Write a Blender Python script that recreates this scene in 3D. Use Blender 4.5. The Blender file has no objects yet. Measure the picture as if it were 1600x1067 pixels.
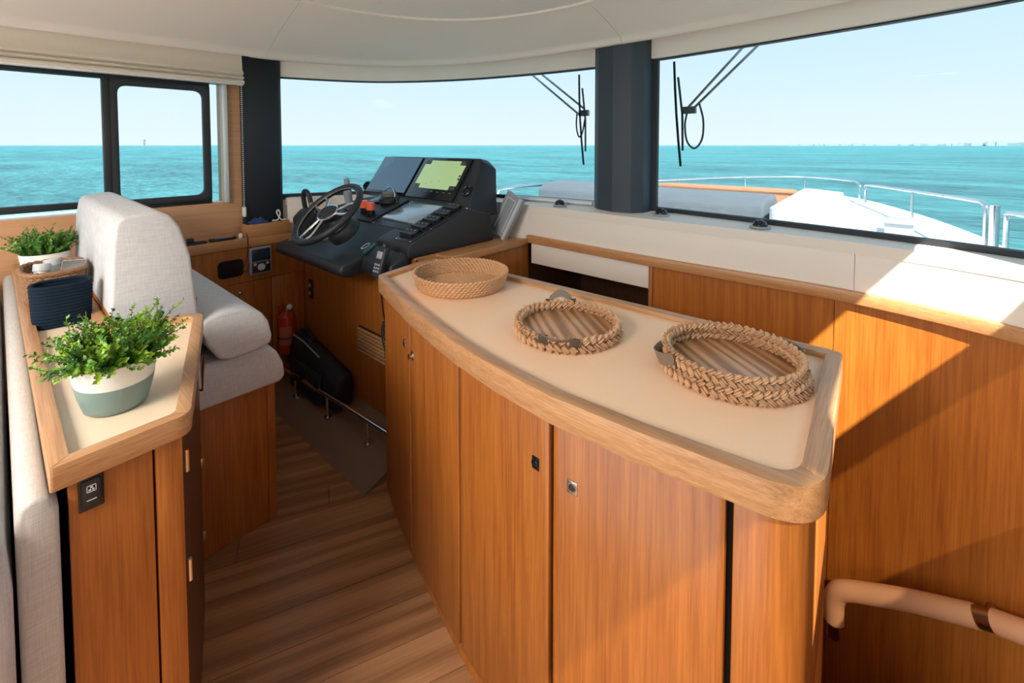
import bpy, bmesh, math, random
from mathutils import Vector, Matrix
random.seed(7)
R = math.radians
scene = bpy.context.scene
COL = scene.collection

# ------------------------------------------------------------------ camera, sky, sun, exposure
cam_d = bpy.data.cameras.new('camera')
cam = bpy.data.objects.new('camera', cam_d)
COL.objects.link(cam)
cam_d.sensor_fit = 'HORIZONTAL'
cam_d.sensor_width = 36.0
cam_d.lens = 36.0 * 700.0 / 1600.0
cam_d.shift_y = -(533.5 - 255.1) / 1600.0
cam_d.clip_start = 0.02
cam_d.clip_end = 20000
cam.location = (0, 0, 1.5)
cam.rotation_euler = (R(90 - 2.3), 0, R(41))
scene.camera = cam

world = bpy.data.worlds.new('sky')
scene.world = world
world.use_nodes = True
wn = world.node_tree
wn.nodes.clear()
wo = wn.nodes.new('ShaderNodeOutputWorld')
wb = wn.nodes.new('ShaderNodeBackground')
wt = wn.nodes.new('ShaderNodeTexCoord')
wsep = wn.nodes.new('ShaderNodeSeparateXYZ')
wr = wn.nodes.new('ShaderNodeValToRGB')
wr.color_ramp.elements[0].position = 0.0
wr.color_ramp.elements[0].color = (0.86, 0.96, 1.0, 1)
wr.color_ramp.elements[1].position = 1.0
wr.color_ramp.elements[1].color = (0.40, 0.68, 0.92, 1)
e = wr.color_ramp.elements.new(0.16); e.color = (0.70, 0.89, 1.0, 1)
e = wr.color_ramp.elements.new(0.40); e.color = (0.50, 0.77, 0.98, 1)
wn.links.new(wt.outputs['Generated'], wsep.inputs[0])
wn.links.new(wsep.outputs['Z'], wr.inputs[0])
wn.links.new(wr.outputs[0], wb.inputs[0])
wb.inputs[1].default_value = 1.62
wn.links.new(wb.outputs[0], wo.inputs[0])

SUN_DIR = Vector((-1.0, 1.0, -1.42)).normalized()
sun_d = bpy.data.lights.new('sun', 'SUN')
sun_d.energy = 11.0
sun_d.angle = R(0.6)
sun_d.color = (1.0, 0.94, 0.82)
sun = bpy.data.objects.new('sun', sun_d)
COL.objects.link(sun)
sun.location = (6, -4, 10)
sun.rotation_euler = SUN_DIR.to_track_quat('-Z', 'Y').to_euler()

vs = scene.view_settings
vs.view_transform = 'Standard'
vs.look = 'None'
vs.gamma = 1.0
vs.use_curve_mapping = False
vs.exposure = 0.75
FILL_W = 34.0  # power of each fill light added behind the viewer

# ------------------------------------------------------------------ materials
def new_mat(name):
    m = bpy.data.materials.new(name)
    m.use_nodes = True
    nt = m.node_tree
    b = nt.nodes['Principled BSDF']
    return m, nt, b

def srgb(r, g, b):
    f = lambda c: (c/255/12.92) if c/255 <= 0.04045 else ((c/255+0.055)/1.055)**2.4
    return (f(r), f(g), f(b), 1)

def plain(name, col, rough=0.5, metal=0.0, noise=0.0, nscale=60, bump=0.0, coat=0.0, spec=0.5):
    m, nt, b = new_mat(name)
    b.inputs['Base Color'].default_value = col
    b.inputs['Roughness'].default_value = rough
    b.inputs['Metallic'].default_value = metal
    b.inputs['Coat Weight'].default_value = coat
    b.inputs['Specular IOR Level'].default_value = spec
    tc = nt.nodes.new('ShaderNodeTexCoord')
    n = nt.nodes.new('ShaderNodeTexNoise')
    n.inputs['Scale'].default_value = nscale
    n.inputs['Detail'].default_value = 4
    nt.links.new(tc.outputs['Object'], n.inputs['Vector'])
    if noise > 0:
        mx = nt.nodes.new('ShaderNodeMixRGB'); mx.blend_type = 'MULTIPLY'
        mx.inputs[0].default_value = noise
        mx.inputs[1].default_value = col
        nt.links.new(n.outputs['Fac'], mx.inputs[2])
        br = nt.nodes.new('ShaderNodeBrightContrast'); br.inputs[1].default_value = noise*0.5
        nt.links.new(mx.outputs[0], br.inputs[0])
        mx2 = nt.nodes.new('ShaderNodeMixRGB'); mx2.inputs[0].default_value = 0.6
        mx2.inputs[1].default_value = col
        nt.links.new(mx.outputs[0], mx2.inputs[2])
        nt.links.new(mx2.outputs[0], b.inputs['Base Color'])
    if bump > 0:
        bp = nt.nodes.new('ShaderNodeBump')
        bp.inputs['Strength'].default_value = bump
        bp.inputs['Distance'].default_value = 0.002
        nt.links.new(n.outputs['Fac'], bp.inputs['Height'])
        nt.links.new(bp.outputs[0], b.inputs['Normal'])
    return m

def wood(name, light, dark, axis='Z', rough=0.42, fine=1.0, rotz=0.0, cathedral=0.06, coat=0.15):
    """oak veneer: long grain along one axis, fine pores, some broad cathedral figure"""
    m, nt, b = new_mat(name)
    tc = nt.nodes.new('ShaderNodeTexCoord')
    rot = nt.nodes.new('ShaderNodeMapping')
    rot.inputs['Rotation'].default_value = (0, 0, rotz)
    nt.links.new(tc.outputs['Object'], rot.inputs['Vector'])
    def sc(long, cross):
        mp = nt.nodes.new('ShaderNodeMapping')
        s = [cross]*3
        s['XYZ'.index(axis)] = long
        mp.inputs['Scale'].default_value = s
        nt.links.new(rot.outputs[0], mp.inputs['Vector'])
        return mp
    n1 = nt.nodes.new('ShaderNodeTexNoise'); n1.inputs['Scale'].default_value = 1.0
    n1.inputs['Detail'].default_value = 6; n1.inputs['Roughness'].default_value = 0.65
    nt.links.new(sc(5*fine, 210*fine).outputs[0], n1.inputs['Vector'])
    n2 = nt.nodes.new('ShaderNodeTexNoise'); n2.inputs['Scale'].default_value = 1.0
    n2.inputs['Detail'].default_value = 3; n2.inputs['Distortion'].default_value = 0.6
    nt.links.new(sc(0.5*fine, 26*fine).outputs[0], n2.inputs['Vector'])
    wv = nt.nodes.new('ShaderNodeTexWave'); wv.wave_type = 'BANDS'; wv.bands_direction = 'DIAGONAL'
    wv.inputs['Scale'].default_value = 0.5; wv.inputs['Distortion'].default_value = 9.0
    wv.inputs['Detail'].default_value = 2; wv.inputs['Detail Scale'].default_value = 0.6
    nt.links.new(sc(1.6*fine, 26*fine).outputs[0], wv.inputs['Vector'])
    mx = nt.nodes.new('ShaderNodeMixRGB'); mx.inputs[0].default_value = 0.30
    nt.links.new(n1.outputs['Fac'], mx.inputs[1]); nt.links.new(n2.outputs['Fac'], mx.inputs[2])
    mx2 = nt.nodes.new('ShaderNodeMixRGB'); mx2.inputs[0].default_value = cathedral
    nt.links.new(mx.outputs[0], mx2.inputs[1]); nt.links.new(wv.outputs['Fac'], mx2.inputs[2])
    rp = nt.nodes.new('ShaderNodeValToRGB')
    rp.color_ramp.elements[0].position = 0.36; rp.color_ramp.elements[0].color = dark
    rp.color_ramp.elements[1].position = 0.62; rp.color_ramp.elements[1].color = light
    nt.links.new(mx2.outputs[0], rp.inputs[0])
    nt.links.new(rp.outputs[0], b.inputs['Base Color'])
    b.inputs['Roughness'].default_value = rough
    b.inputs['Coat Weight'].default_value = coat
    b.inputs['Coat Roughness'].default_value = 0.3
    bp = nt.nodes.new('ShaderNodeBump'); bp.inputs['Strength'].default_value = 0.12
    bp.inputs['Distance'].default_value = 0.001
    nt.links.new(n1.outputs['Fac'], bp.inputs['Height'])
    nt.links.new(bp.outputs[0], b.inputs['Normal'])
    return m

def fabric(name, col, scale=420, bump=0.35, mottling=0.25):
    m, nt, b = new_mat(name)
    tc = nt.nodes.new('ShaderNodeTexCoord')
    outs = []
    for s in ((1, 0.06, 1), (0.06, 1, 0.06)):
        mp = nt.nodes.new('ShaderNodeMapping'); mp.inputs['Scale'].default_value = [k*scale for k in s]
        nt.links.new(tc.outputs['Object'], mp.inputs['Vector'])
        n = nt.nodes.new('ShaderNodeTexNoise'); n.inputs['Scale'].default_value = 1.0; n.inputs['Detail'].default_value = 2
        nt.links.new(mp.outputs[0], n.inputs['Vector']); outs.append(n)
    mx = nt.nodes.new('ShaderNodeMixRGB'); mx.inputs[0].default_value = 0.5
    nt.links.new(outs[0].outputs['Fac'], mx.inputs[1]); nt.links.new(outs[1].outputs['Fac'], mx.inputs[2])
    rp = nt.nodes.new('ShaderNodeValToRGB')
    rp.color_ramp.elements[0].position = 0.3; rp.color_ramp.elements[0].color = [c*(1-mottling) for c in col[:3]] + [1]
    rp.color_ramp.elements[1].position = 0.62; rp.color_ramp.elements[1].color = col
    nt.links.new(mx.outputs[0], rp.inputs[0]); nt.links.new(rp.outputs[0], b.inputs['Base Color'])
    b.inputs['Roughness'].default_value = 0.9
    b.inputs['Sheen Weight'].default_value = 0.15
    b.inputs['Specular IOR Level'].default_value = 0.2
    bp = nt.nodes.new('ShaderNodeBump'); bp.inputs['Strength'].default_value = bump; bp.inputs['Distance'].default_value = 0.001
    nt.links.new(mx.outputs[0], bp.inputs['Height']); nt.links.new(bp.outputs[0], b.inputs['Normal'])
    return m

def glass(name, tint, refl=0.08):
    m = bpy.data.materials.new(name); m.use_nodes = True
    nt = m.node_tree; nt.nodes.clear()
    o = nt.nodes.new('ShaderNodeOutputMaterial')
    t = nt.nodes.new('ShaderNodeBsdfTransparent'); t.inputs[0].default_value = tint
    g = nt.nodes.new('ShaderNodeBsdfGlossy'); g.inputs['Roughness'].default_value = 0.02
    g.inputs['Color'].default_value = (0.9, 0.95, 1, 1)
    fr = nt.nodes.new('ShaderNodeFresnel'); fr.inputs[0].default_value = 1.25
    ml = nt.nodes.new('ShaderNodeMath'); ml.operation = 'MULTIPLY'; ml.inputs[1].default_value = refl/0.08*0.5
    nt.links.new(fr.outputs[0], ml.inputs[0])
    mix = nt.nodes.new('ShaderNodeMixShader')
    nt.links.new(ml.outputs[0], mix.inputs[0]); nt.links.new(t.outputs[0], mix.inputs[1]); nt.links.new(g.outputs[0], mix.inputs[2])
    nt.links.new(mix.outputs[0], o.inputs[0])
    return m

def glow(name, col, strength):
    m, nt, b = new_mat(name)
    b.inputs['Base Color'].default_value = [c*0.25 for c in col[:3]]+[1]
    b.inputs['Emission Color'].default_value = col
    b.inputs['Emission Strength'].default_value = strength
    b.inputs['Roughness'].default_value = 0.2
    return m

OAK_L, OAK_D = (0.42, 0.140, 0.023, 1), (0.255, 0.070, 0.009, 1)
TRIM_L, TRIM_D = (0.56, 0.28, 0.115, 1), (0.42, 0.18, 0.062, 1)
W_V = wood('oak_vertical', OAK_L, OAK_D, 'Z')
W_BULK = wood('oak_bulkhead', (0.48, 0.160, 0.021, 1), (0.31, 0.082, 0.008, 1), 'Z', fine=0.8)
W_HX = wood('oak_trim_x', TRIM_L, TRIM_D, 'X')
W_HY = wood('oak_trim_y', TRIM_L, TRIM_D, 'Y')
W_RIM = wood('oak_rim', (0.56, 0.31, 0.150, 1), (0.36, 0.17, 0.068, 1), 'X', fine=1.4)
W_RIMY = wood('oak_rim_y', (0.56, 0.31, 0.150, 1), (0.36, 0.17, 0.068, 1), 'Y', fine=1.4)
W_PALE = wood('oak_wall', (0.60, 0.34, 0.185, 1), (0.50, 0.25, 0.115, 1), 'Y')
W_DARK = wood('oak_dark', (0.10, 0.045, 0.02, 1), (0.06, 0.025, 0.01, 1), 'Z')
W_CARC = plain('carcass_black', (0.010, 0.007, 0.005, 1), 0.8)
FL_ANG = math.atan2(0.91, 0.42)
FLOORS = [wood('floor_oak_%d' % i, l, d, 'X', rough=0.36, fine=0.55, rotz=-FL_ANG, cathedral=0.22, coat=0.25)
          for i, (l, d) in enumerate([((0.44, 0.225, 0.105, 1), (0.24, 0.108, 0.045, 1)),
                                      ((0.40, 0.198, 0.088, 1), (0.22, 0.097, 0.040, 1)),
                                      ((0.49, 0.255, 0.122, 1), (0.28, 0.128, 0.055, 1))])]
INLAY = plain('peach_leatherette', (0.95, 0.645, 0.425, 1), 0.5, noise=0.06, nscale=300, bump=0.08)
INLAY2 = plain('cream_leatherette', (0.80, 0.66, 0.50, 1), 0.42, noise=0.06, nscale=300, bump=0.08)
FAB = fabric('grey_upholstery', (0.60, 0.61, 0.635, 1))
FAB2 = fabric('beige_upholstery', (0.56, 0.54, 0.52, 1), scale=500)
BLIND = fabric('blind_linen', (0.78, 0.70, 0.60, 1), scale=700, bump=0.15, mottling=0.08)
HEAD = plain('headliner', (0.80, 0.735, 0.67, 1), 0.75, noise=0.05, nscale=400, bump=0.06, spec=0.2)
HEAD2 = plain('ceiling_panel_white', (0.80, 0.76, 0.70, 1), 0.7, noise=0.03, nscale=300)
LEDGE = plain('ledge_vinyl', (0.80, 0.72, 0.64, 1), 0.5, noise=0.04, nscale=350, bump=0.06)
WHITE = plain('white_gelcoat', (0.82, 0.83, 0.83, 1), 0.3, noise=0.03)
BLK = plain('black_plastic', (0.017, 0.020, 0.026, 1), 0.5, noise=0.15, nscale=500, bump=0.12)
BLKS = plain('black_gloss', (0.008, 0.010, 0.014, 1), 0.18)
CARBON = plain('ribbed_black_plate', (0.024, 0.029, 0.037, 1), 0.45)
PILL = plain('charcoal_pillar', (0.033, 0.046, 0.062, 1), 0.55, noise=0.1, nscale=300, bump=0.06)
PILLB = plain('black_pillar', (0.008, 0.013, 0.020, 1), 0.5, noise=0.1, nscale=300)
RUB = plain('rubber', (0.012, 0.016, 0.022, 1), 0.6)
STEEL = plain('stainless', (0.72, 0.72, 0.74, 1), 0.18, 1.0, noise=0.08)
NICK = plain('nickel', (0.55, 0.51, 0.47, 1), 0.3, 1.0)
CHART = glow('chart_screen', (0.50, 0.70, 0.33, 1), 0.36)
SCREEN_OFF = plain('screen_off', (0.10, 0.13, 0.17, 1), 0.15, 0.6, spec=0.9, coat=1.0)
PADM = plain('glossy_pad', (0.28, 0.34, 0.41, 1), 0.18, coat=0.8)
ICON = plain('icon_white', (0.7, 0.75, 0.78, 1), 0.5)
ICON2 = plain('icon_grey', (0.22, 0.24, 0.26, 1), 0.5)
RED = plain('extinguisher_red', (0.42, 0.030, 0.012, 1), 0.3, coat=0.4)
ORG = plain('orange_knob', (0.85, 0.14, 0.06, 1), 0.4)
GREY = plain('grey_panel', (0.30, 0.33, 0.37, 1), 0.45)
GREYL = plain('light_grey_panel', (0.55, 0.58, 0.60, 1), 0.35)
NAVY = plain('navy_cord', (0.004, 0.014, 0.030, 1), 0.85, noise=0.3, nscale=250, bump=0.4, spec=0.2)
BAGM = plain('bag_nylon', (0.008, 0.009, 0.018, 1), 0.7, noise=0.3, nscale=120, bump=0.3)
WICK = plain('brown_wicker', (0.30, 0.155, 0.070, 1), 0.6, noise=0.5, nscale=90, bump=0.3)
STRAW = plain('straw', (0.66, 0.36, 0.175, 1), 0.65, noise=0.45, nscale=140, bump=0.3)
RAFF = plain('raffia', (0.66, 0.38, 0.205, 1), 0.6, noise=0.45, nscale=110, bump=0.5)
LEATH = plain('taupe_leather', (0.22, 0.165, 0.125, 1), 0.38, noise=0.2, nscale=200)
DLEATH = plain('dark_leather', (0.07, 0.05, 0.035, 1), 0.5)
W_TRAY = wood('tray_wood', (0.62, 0.33, 0.15, 1), (0.30, 0.135, 0.05, 1), 'X', fine=1.5, cathedral=0.32, rotz=0.6)
POTW = plain('pot_white', (0.80, 0.80, 0.74, 1), 0.45)
POTG = plain('pot_sage', (0.20, 0.28, 0.26, 1), 0.5, noise=0.12, nscale=25)
SOIL = plain('soil', (0.03, 0.022, 0.015, 1), 0.9, noise=0.4, bump=0.6)
STEM = plain('stem_green', (0.10, 0.17, 0.03, 1), 0.6)
TEAK = plain('teak', (0.60, 0.30, 0.16, 1), 0.55, noise=0.2, nscale=30)
CUSH = fabric('outdoor_grey', (0.17, 0.20, 0.23, 1), scale=200)
CUSHW = fabric('outdoor_white', (0.80, 0.80, 0.80, 1), scale=200)
PEACHL = plain('rail_leather', (0.72, 0.38, 0.20, 1), 0.5, noise=0.1, nscale=300, bump=0.1)
BRASS = plain('bronze_ring', (0.45, 0.26, 0.12, 1), 0.3, 1.0)
FILLG = glow('fill_panel_glow', (1.0, 0.93, 0.82, 1), 2.0)  # glowing face of the added fill panels
BLUECL = plain('blue_cloth', (0.02, 0.05, 0.16, 1), 0.9)
JAR = plain('frosted_jar', (0.50, 0.56, 0.56, 1), 0.3)
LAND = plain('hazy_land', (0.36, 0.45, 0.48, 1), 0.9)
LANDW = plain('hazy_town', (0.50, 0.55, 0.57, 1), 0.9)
RAMP = plain('ramp_grey_brown', (0.20, 0.125, 0.080, 1), 0.6, noise=0.15)
WIRE = plain('wiper_metal', (0.10, 0.13, 0.15, 1), 0.4, 0.3)
GL = glass('tinted_glass', (0.595, 0.612, 0.620, 1), 0.03)
GLD = glass('dark_tinted_glass', (0.50, 0.46, 0.40, 1))
GLC = glass('clear_glass', (0.93, 0.95, 0.95, 1))

def leaf_mat(name, a, b_):
    m, nt, b = new_mat(name)
    tc = nt.nodes.new('ShaderNodeTexCoord'); n = nt.nodes.new('ShaderNodeTexNoise')
    n.inputs['Scale'].default_value = 28; n.inputs['Detail'].default_value = 1
    nt.links.new(tc.outputs['Object'], n.inputs['Vector'])
    rp = nt.nodes.new('ShaderNodeValToRGB')
    rp.color_ramp.elements[0].position = 0.40; rp.color_ramp.elements[0].color = a
    rp.color_ramp.elements[1].position = 0.66; rp.color_ramp.elements[1].color = b_
    nt.links.new(n.outputs['Fac'], rp.inputs[0]); nt.links.new(rp.outputs[0], b.inputs['Base Color'])
    b.inputs['Roughness'].default_value = 0.45
    b.inputs['Subsurface Weight'].default_value = 0.0
    b.inputs['Transmission Weight'].default_value = 0.0
    return m
LEAF = leaf_mat('leaf_green', (0.03, 0.17, 0.010, 1), (0.30, 0.50, 0.03, 1))
LEAF2 = leaf_mat('leaf_fern', (0.05, 0.20, 0.02, 1), (0.22, 0.42, 0.06, 1))

# sea
SEA, nt, b = new_mat('sea_water')
tc = nt.nodes.new('ShaderNodeTexCoord')
hs = []
for s, d in (((0.8, 2.2, 1), 9), ((2.2, 4.5, 1), 4), ((0.05, 0.15, 1), 6)):
    mp = nt.nodes.new('ShaderNodeMapping'); mp.inputs['Scale'].default_value = s
    mp.inputs['Rotation'].default_value = (0, 0, R(35))
    nt.links.new(tc.outputs['Object'], mp.inputs['Vector'])
    n = nt.nodes.new('ShaderNodeTexNoise'); n.inputs['Scale'].default_value = 1.0; n.inputs['Detail'].default_value = d
    n.inputs['Roughness'].default_value = 0.68
    nt.links.new(mp.outputs[0], n.inputs['Vector']); hs.append(n)
ad = nt.nodes.new('ShaderNodeMath'); ad.operation = 'MULTIPLY_ADD'; ad.inputs[1].default_value = 0.35
nt.links.new(hs[1].outputs['Fac'], ad.inputs[0]); nt.links.new(hs[0].outputs['Fac'], ad.inputs[2])
ad2 = nt.nodes.new('ShaderNodeMath'); ad2.operation = 'MULTIPLY_ADD'; ad2.inputs[1].default_value = 2.0
nt.links.new(hs[2].outputs['Fac'], ad2.inputs[0]); nt.links.new(ad.outputs[0], ad2.inputs[2])
bp = nt.nodes.new('ShaderNodeBump'); bp.inputs['Strength'].default_value = 1.0; bp.inputs['Distance'].default_value = 0.55
nt.links.new(ad2.outputs[0], bp.inputs['Height']); nt.links.new(bp.outputs[0], b.inputs['Normal'])
rp = nt.nodes.new('ShaderNodeValToRGB')
rp.color_ramp.elements[0].position = 0.40; rp.color_ramp.elements[0].color = (0.002, 0.13, 0.17, 1)
rp.color_ramp.elements[1].position = 0.64; rp.color_ramp.elements[1].color = (0.12, 0.60, 0.62, 1)
mxs = nt.nodes.new('ShaderNodeMixRGB'); mxs.inputs[0].default_value = 0.45
nt.links.new(hs[0].outputs['Fac'], mxs.inputs[1]); nt.links.new(hs[2].outputs['Fac'], mxs.inputs[2])
nt.links.new(mxs.outputs[0], rp.inputs[0]); nt.links.new(rp.outputs[0], b.inputs['Base Color'])
b.inputs['Roughness'].default_value = 0.35
b.inputs['Specular IOR Level'].default_value = 0.35

# ------------------------------------------------------------------ geometry helpers
class G:
    def __init__(s): s.v = []; s.f = []
    def add(s, vs_, fs):
        o = len(s.v); s.v += [tuple(p) for p in vs_]; s.f += [tuple(i+o for i in q) for q in fs]; return s
    def box(s, x0, x1, y0, y1, z0, z1):
        x0, x1 = sorted((x0, x1)); y0, y1 = sorted((y0, y1)); z0, z1 = sorted((z0, z1))
        return s.add([(x0,y0,z0),(x1,y0,z0),(x1,y1,z0),(x0,y1,z0),(x0,y0,z1),(x1,y0,z1),(x1,y1,z1),(x0,y1,z1)],
                     [(3,2,1,0),(4,5,6,7),(0,1,5,4),(1,2,6,5),(2,3,7,6),(3,0,4,7)])
    def prism(s, poly, z0, z1):
        n = len(poly)
        return s.add([(x,y,z0) for x,y in poly]+[(x,y,z1) for x,y in poly],
                     [tuple(range(n-1,-1,-1)), tuple(range(n,2*n))]+[(i,(i+1)%n,n+(i+1)%n,n+i) for i in range(n)])
    def extx(s, prof, x0, x1):           # prof in (y,z)
        n = len(prof)
        return s.add([(x0,y,z) for y,z in prof]+[(x1,y,z) for y,z in prof],
                     [tuple(range(n-1,-1,-1)), tuple(range(n,2*n))]+[(i,(i+1)%n,n+(i+1)%n,n+i) for i in range(n)])
    def exty(s, prof, y0, y1):           # prof in (x,z)
        n = len(prof)
        return s.add([(x,y0,z) for x,z in prof]+[(x,y1,z) for x,z in prof],
                     [tuple(range(n)), tuple(range(2*n-1,n-1,-1))]+[(n+i,n+(i+1)%n,(i+1)%n,i) for i in range(n)])
    def ring(s, outer, inner, z0, z1):
        n = len(outer)
        vs_ = [(x,y,z1) for x,y in outer]+[(x,y,z1) for x,y in inner]+[(x,y,z0) for x,y in outer]+[(x,y,z0) for x,y in inner]
        fs = []
        for i in range(n):
            j = (i+1)%n
            fs += [(i,j,n+j,n+i),(2*n+i,2*n+j,j,i),(n+i,n+j,3*n+j,3*n+i),(3*n+i,3*n+j,2*n+j,2*n+i)]
        return s.add(vs_, fs)
    def ringseg(s, outer, inner, idx, z0, z1):
        m = len(idx)
        O = [outer[i] for i in idx]; I = [inner[i] for i in idx]
        vs_ = [(x,y,z1) for x,y in O]+[(x,y,z1) for x,y in I]+[(x,y,z0) for x,y in O]+[(x,y,z0) for x,y in I]; fs = []
        for i in range(m-1):
            j = i+1
            fs += [(i,j,m+j,m+i),(2*m+i,2*m+j,j,i),(m+i,m+j,3*m+j,3*m+i),(3*m+i,3*m+j,2*m+j,2*m+i)]
        fs += [(0,m,3*m,2*m),(m-1,2*m+m-1,3*m+m-1,m+m-1)]
        return s.add(vs_, fs)
    def tube(s, path, r, n=10, closed=False, cap=True):
        P = [Vector(p) for p in path]; m = len(P)
        rad = r if isinstance(r, (list, tuple)) else [r]*m
        T = []
        for i in range(m):
            a = P[(i-1)%m] if (closed or i > 0) else P[i]
            c = P[(i+1)%m] if (closed or i < m-1) else P[i]
            T.append((c-a).normalized())
        up = Vector((0,0,1)) if abs(T[0].z) < 0.9 else Vector((1,0,0))
        nrm = (up - T[0]*up.dot(T[0])).normalized()
        vs_ = []
        for i in range(m):
            nrm = (nrm - T[i]*nrm.dot(T[i]))
            nrm = nrm.normalized() if nrm.length > 1e-6 else T[i].orthogonal().normalized()
            bn = T[i].cross(nrm)
            for k in range(n):
                a = 2*math.pi*k/n
                vs_.append(P[i]+(nrm*math.cos(a)+bn*math.sin(a))*rad[i])
        fs = []
        for i in range(m if closed else m-1):
            for k in range(n):
                a = i*n+k; b2 = i*n+(k+1)%n; i2 = (i+1)%m
                fs.append((a, b2, i2*n+(k+1)%n, i2*n+k))
        if cap and not closed:
            fs.append(tuple(range(n-1,-1,-1))); fs.append(tuple((m-1)*n+k for k in range(n)))
        return s.add(vs_, fs)
    def lathe(s, prof, n=32, M=None, sx=1.0, sy=1.0):
        M = M or Matrix.Identity(4); m = len(prof); vs_ = []
        for r, z in prof:
            for k in range(n):
                a = 2*math.pi*k/n
                vs_.append(M @ Vector((r*sx*math.cos(a), r*sy*math.sin(a), z)))
        fs = [(i*n+k, i*n+(k+1)%n, (i+1)*n+(k+1)%n, (i+1)*n+k) for i in range(m-1) for k in range(n)]
        fs.append(tuple(range(n-1,-1,-1))); fs.append(tuple((m-1)*n+k for k in range(n)))
        return s.add(vs_, fs)
    def lump(s, M, n=7, m=5):            # low ellipsoid: unit sphere through M
        vs_ = [M @ Vector((0,0,-1))]; fs = []
        for i in range(1, m):
            t = math.pi*i/m
            for k in range(n):
                a = 2*math.pi*k/n
                vs_.append(M @ Vector((math.sin(t)*math.cos(a), math.sin(t)*math.sin(a), -math.cos(t))))
        vs_.append(M @ Vector((0,0,1)))
        for k in range(n):
            fs.append((0, 1+(k+1)%n, 1+k)); fs.append((len(vs_)-1, 1+(m-2)*n+k, 1+(m-2)*n+(k+1)%n))
        for i in range(m-2):
            for k in range(n):
                fs.append((1+i*n+k, 1+i*n+(k+1)%n, 1+(i+1)*n+(k+1)%n, 1+(i+1)*n+k))
        return s.add(vs_, fs)
    def slab(s, A, B):                   # two equal grids of points -> closed slab
        r, c = len(A), len(A[0]); vs_ = [p for q in A for p in q]+[p for q in B for p in q]; o = r*c; fs = []
        for i in range(r-1):
            for j in range(c-1):
                a = i*c+j
                fs.append((a,a+1,a+c+1,a+c)); fs.append((o+a,o+a+c,o+a+c+1,o+a+1))
        per = [(0,j) for j in range(c)]+[(i,c-1) for i in range(1,r)]+[(r-1,j) for j in range(c-2,-1,-1)]+[(i,0) for i in range(r-2,0,-1)]
        for k in range(len(per)):
            a = per[k][0]*c+per[k][1]; q = per[(k+1)%len(per)]; b2 = q[0]*c+q[1]
            fs.append((b2,a,o+a,o+b2))
        return s.add(vs_, fs)
    def xf(s, M):
        s.v = [tuple(M @ Vector(p)) for p in s.v]; return s

def obj(name, g, mat, parent=None, bevel=0.0, seg=2, smooth=True, ang=32, kind=None, subd=0):
    org = Vector((0,0,0))
    if parent is not None: org = Vector(parent.get('_o', (0,0,0)))
    me = bpy.data.meshes.new(name)
    me.from_pydata([tuple(Vector(p)-org) for p in g.v], [], g.f)
    bm = bmesh.new(); bm.from_mesh(me)
    bmesh.ops.recalc_face_normals(bm, faces=bm.faces)
    if bevel > 0:
        bm.normal_update()
        ed = [e_ for e_ in bm.edges if len(e_.link_faces) == 2 and e_.calc_face_angle(0) > R(28)]
        bmesh.ops.bevel(bm, geom=ed, offset=bevel, segments=seg, profile=0.5, affect='EDGES', clamp_overlap=True)
    bm.to_mesh(me); bm.free()
    if smooth:
        me.polygons.foreach_set('use_smooth', [True]*len(me.polygons))
        me.set_sharp_from_angle(angle=R(ang))
    me.materials.append(mat)
    o = bpy.data.objects.new(name, me); COL.objects.link(o)
    if parent is not None:
        o.parent = parent; o['_o'] = tuple(org)
    if kind: o['kind'] = kind
    if subd:
        md = o.modifiers.new('sub', 'SUBSURF'); md.levels = subd; md.render_levels = subd
    return o

def thing(name, label, cat, loc=(0,0,0), group=None):
    o = bpy.data.objects.new(name, None); COL.objects.link(o)
    o.empty_display_size = 0.05
    o.location = loc; o['_o'] = tuple(loc); o['label'] = label; o['category'] = cat
    if group: o['group'] = group
    return o

def tag(o, label, cat, group=None, kind=None):
    o['label'] = label; o['category'] = cat
    if group: o['group'] = group
    if kind: o['kind'] = kind
    return o

def struct(name, g=None, mat=None, label=None, **k):
    if g is None:
        o = bpy.data.objects.new(name, None); COL.objects.link(o); o['_o'] = (0.0,0.0,0.0)
    else:
        o = obj(name, g, mat, **k); o['_o'] = (0.0,0.0,0.0)
    o['kind'] = 'structure'
    if label: o['label'] = label
    return o

def spline(P, n=10, closed=False):
    P = [Vector(p) if len(p) == 3 else Vector((p[0], p[1], 0)) for p in P]; out = []; m = len(P)
    for i in range(m if closed else m-1):
        p1, p2 = P[i], P[(i+1)%m]
        p0 = P[(i-1)%m] if (closed or i > 0) else p1*2-p2
        p3 = P[(i+2)%m] if (closed or i < m-2) else p2*2-p1
        for k in range(n):
            t = k/n
            out.append(0.5*((2*p1)+(p2-p0)*t+(2*p0-5*p1+4*p2-p3)*t*t+(3*p1-p0-3*p2+p3)*t**3))
    if not closed: out.append(P[-1])
    return out

def offset_line(P, d):                   # 2D polyline, positive d = to the left of travel
    out = []
    for i in range(len(P)):
        a = P[max(i-1,0)]; c = P[min(i+1,len(P)-1)]
        t = Vector((c[0]-a[0], c[1]-a[1])).normalized()
        out.append((P[i][0]-t.y*d, P[i][1]+t.x*d))
    return out

def inset(poly, w):                      # CCW polygon, inward
    out = []; n = len(poly)
    for i in range(n):
        p0, p1, p2 = (Vector(poly[k%n][:2]) for k in (i-1, i, i+1))
        d1 = (p1-p0).normalized(); d2 = (p2-p1).normalized()
        n1 = Vector((-d1.y, d1.x)); n2 = Vector((-d2.y, d2.x))
        k = n1+n2; k = k/max(k.length_squared/2, 1e-6)
        out.append((p1.x+k.x*w, p1.y+k.y*w))
    return out

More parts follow.
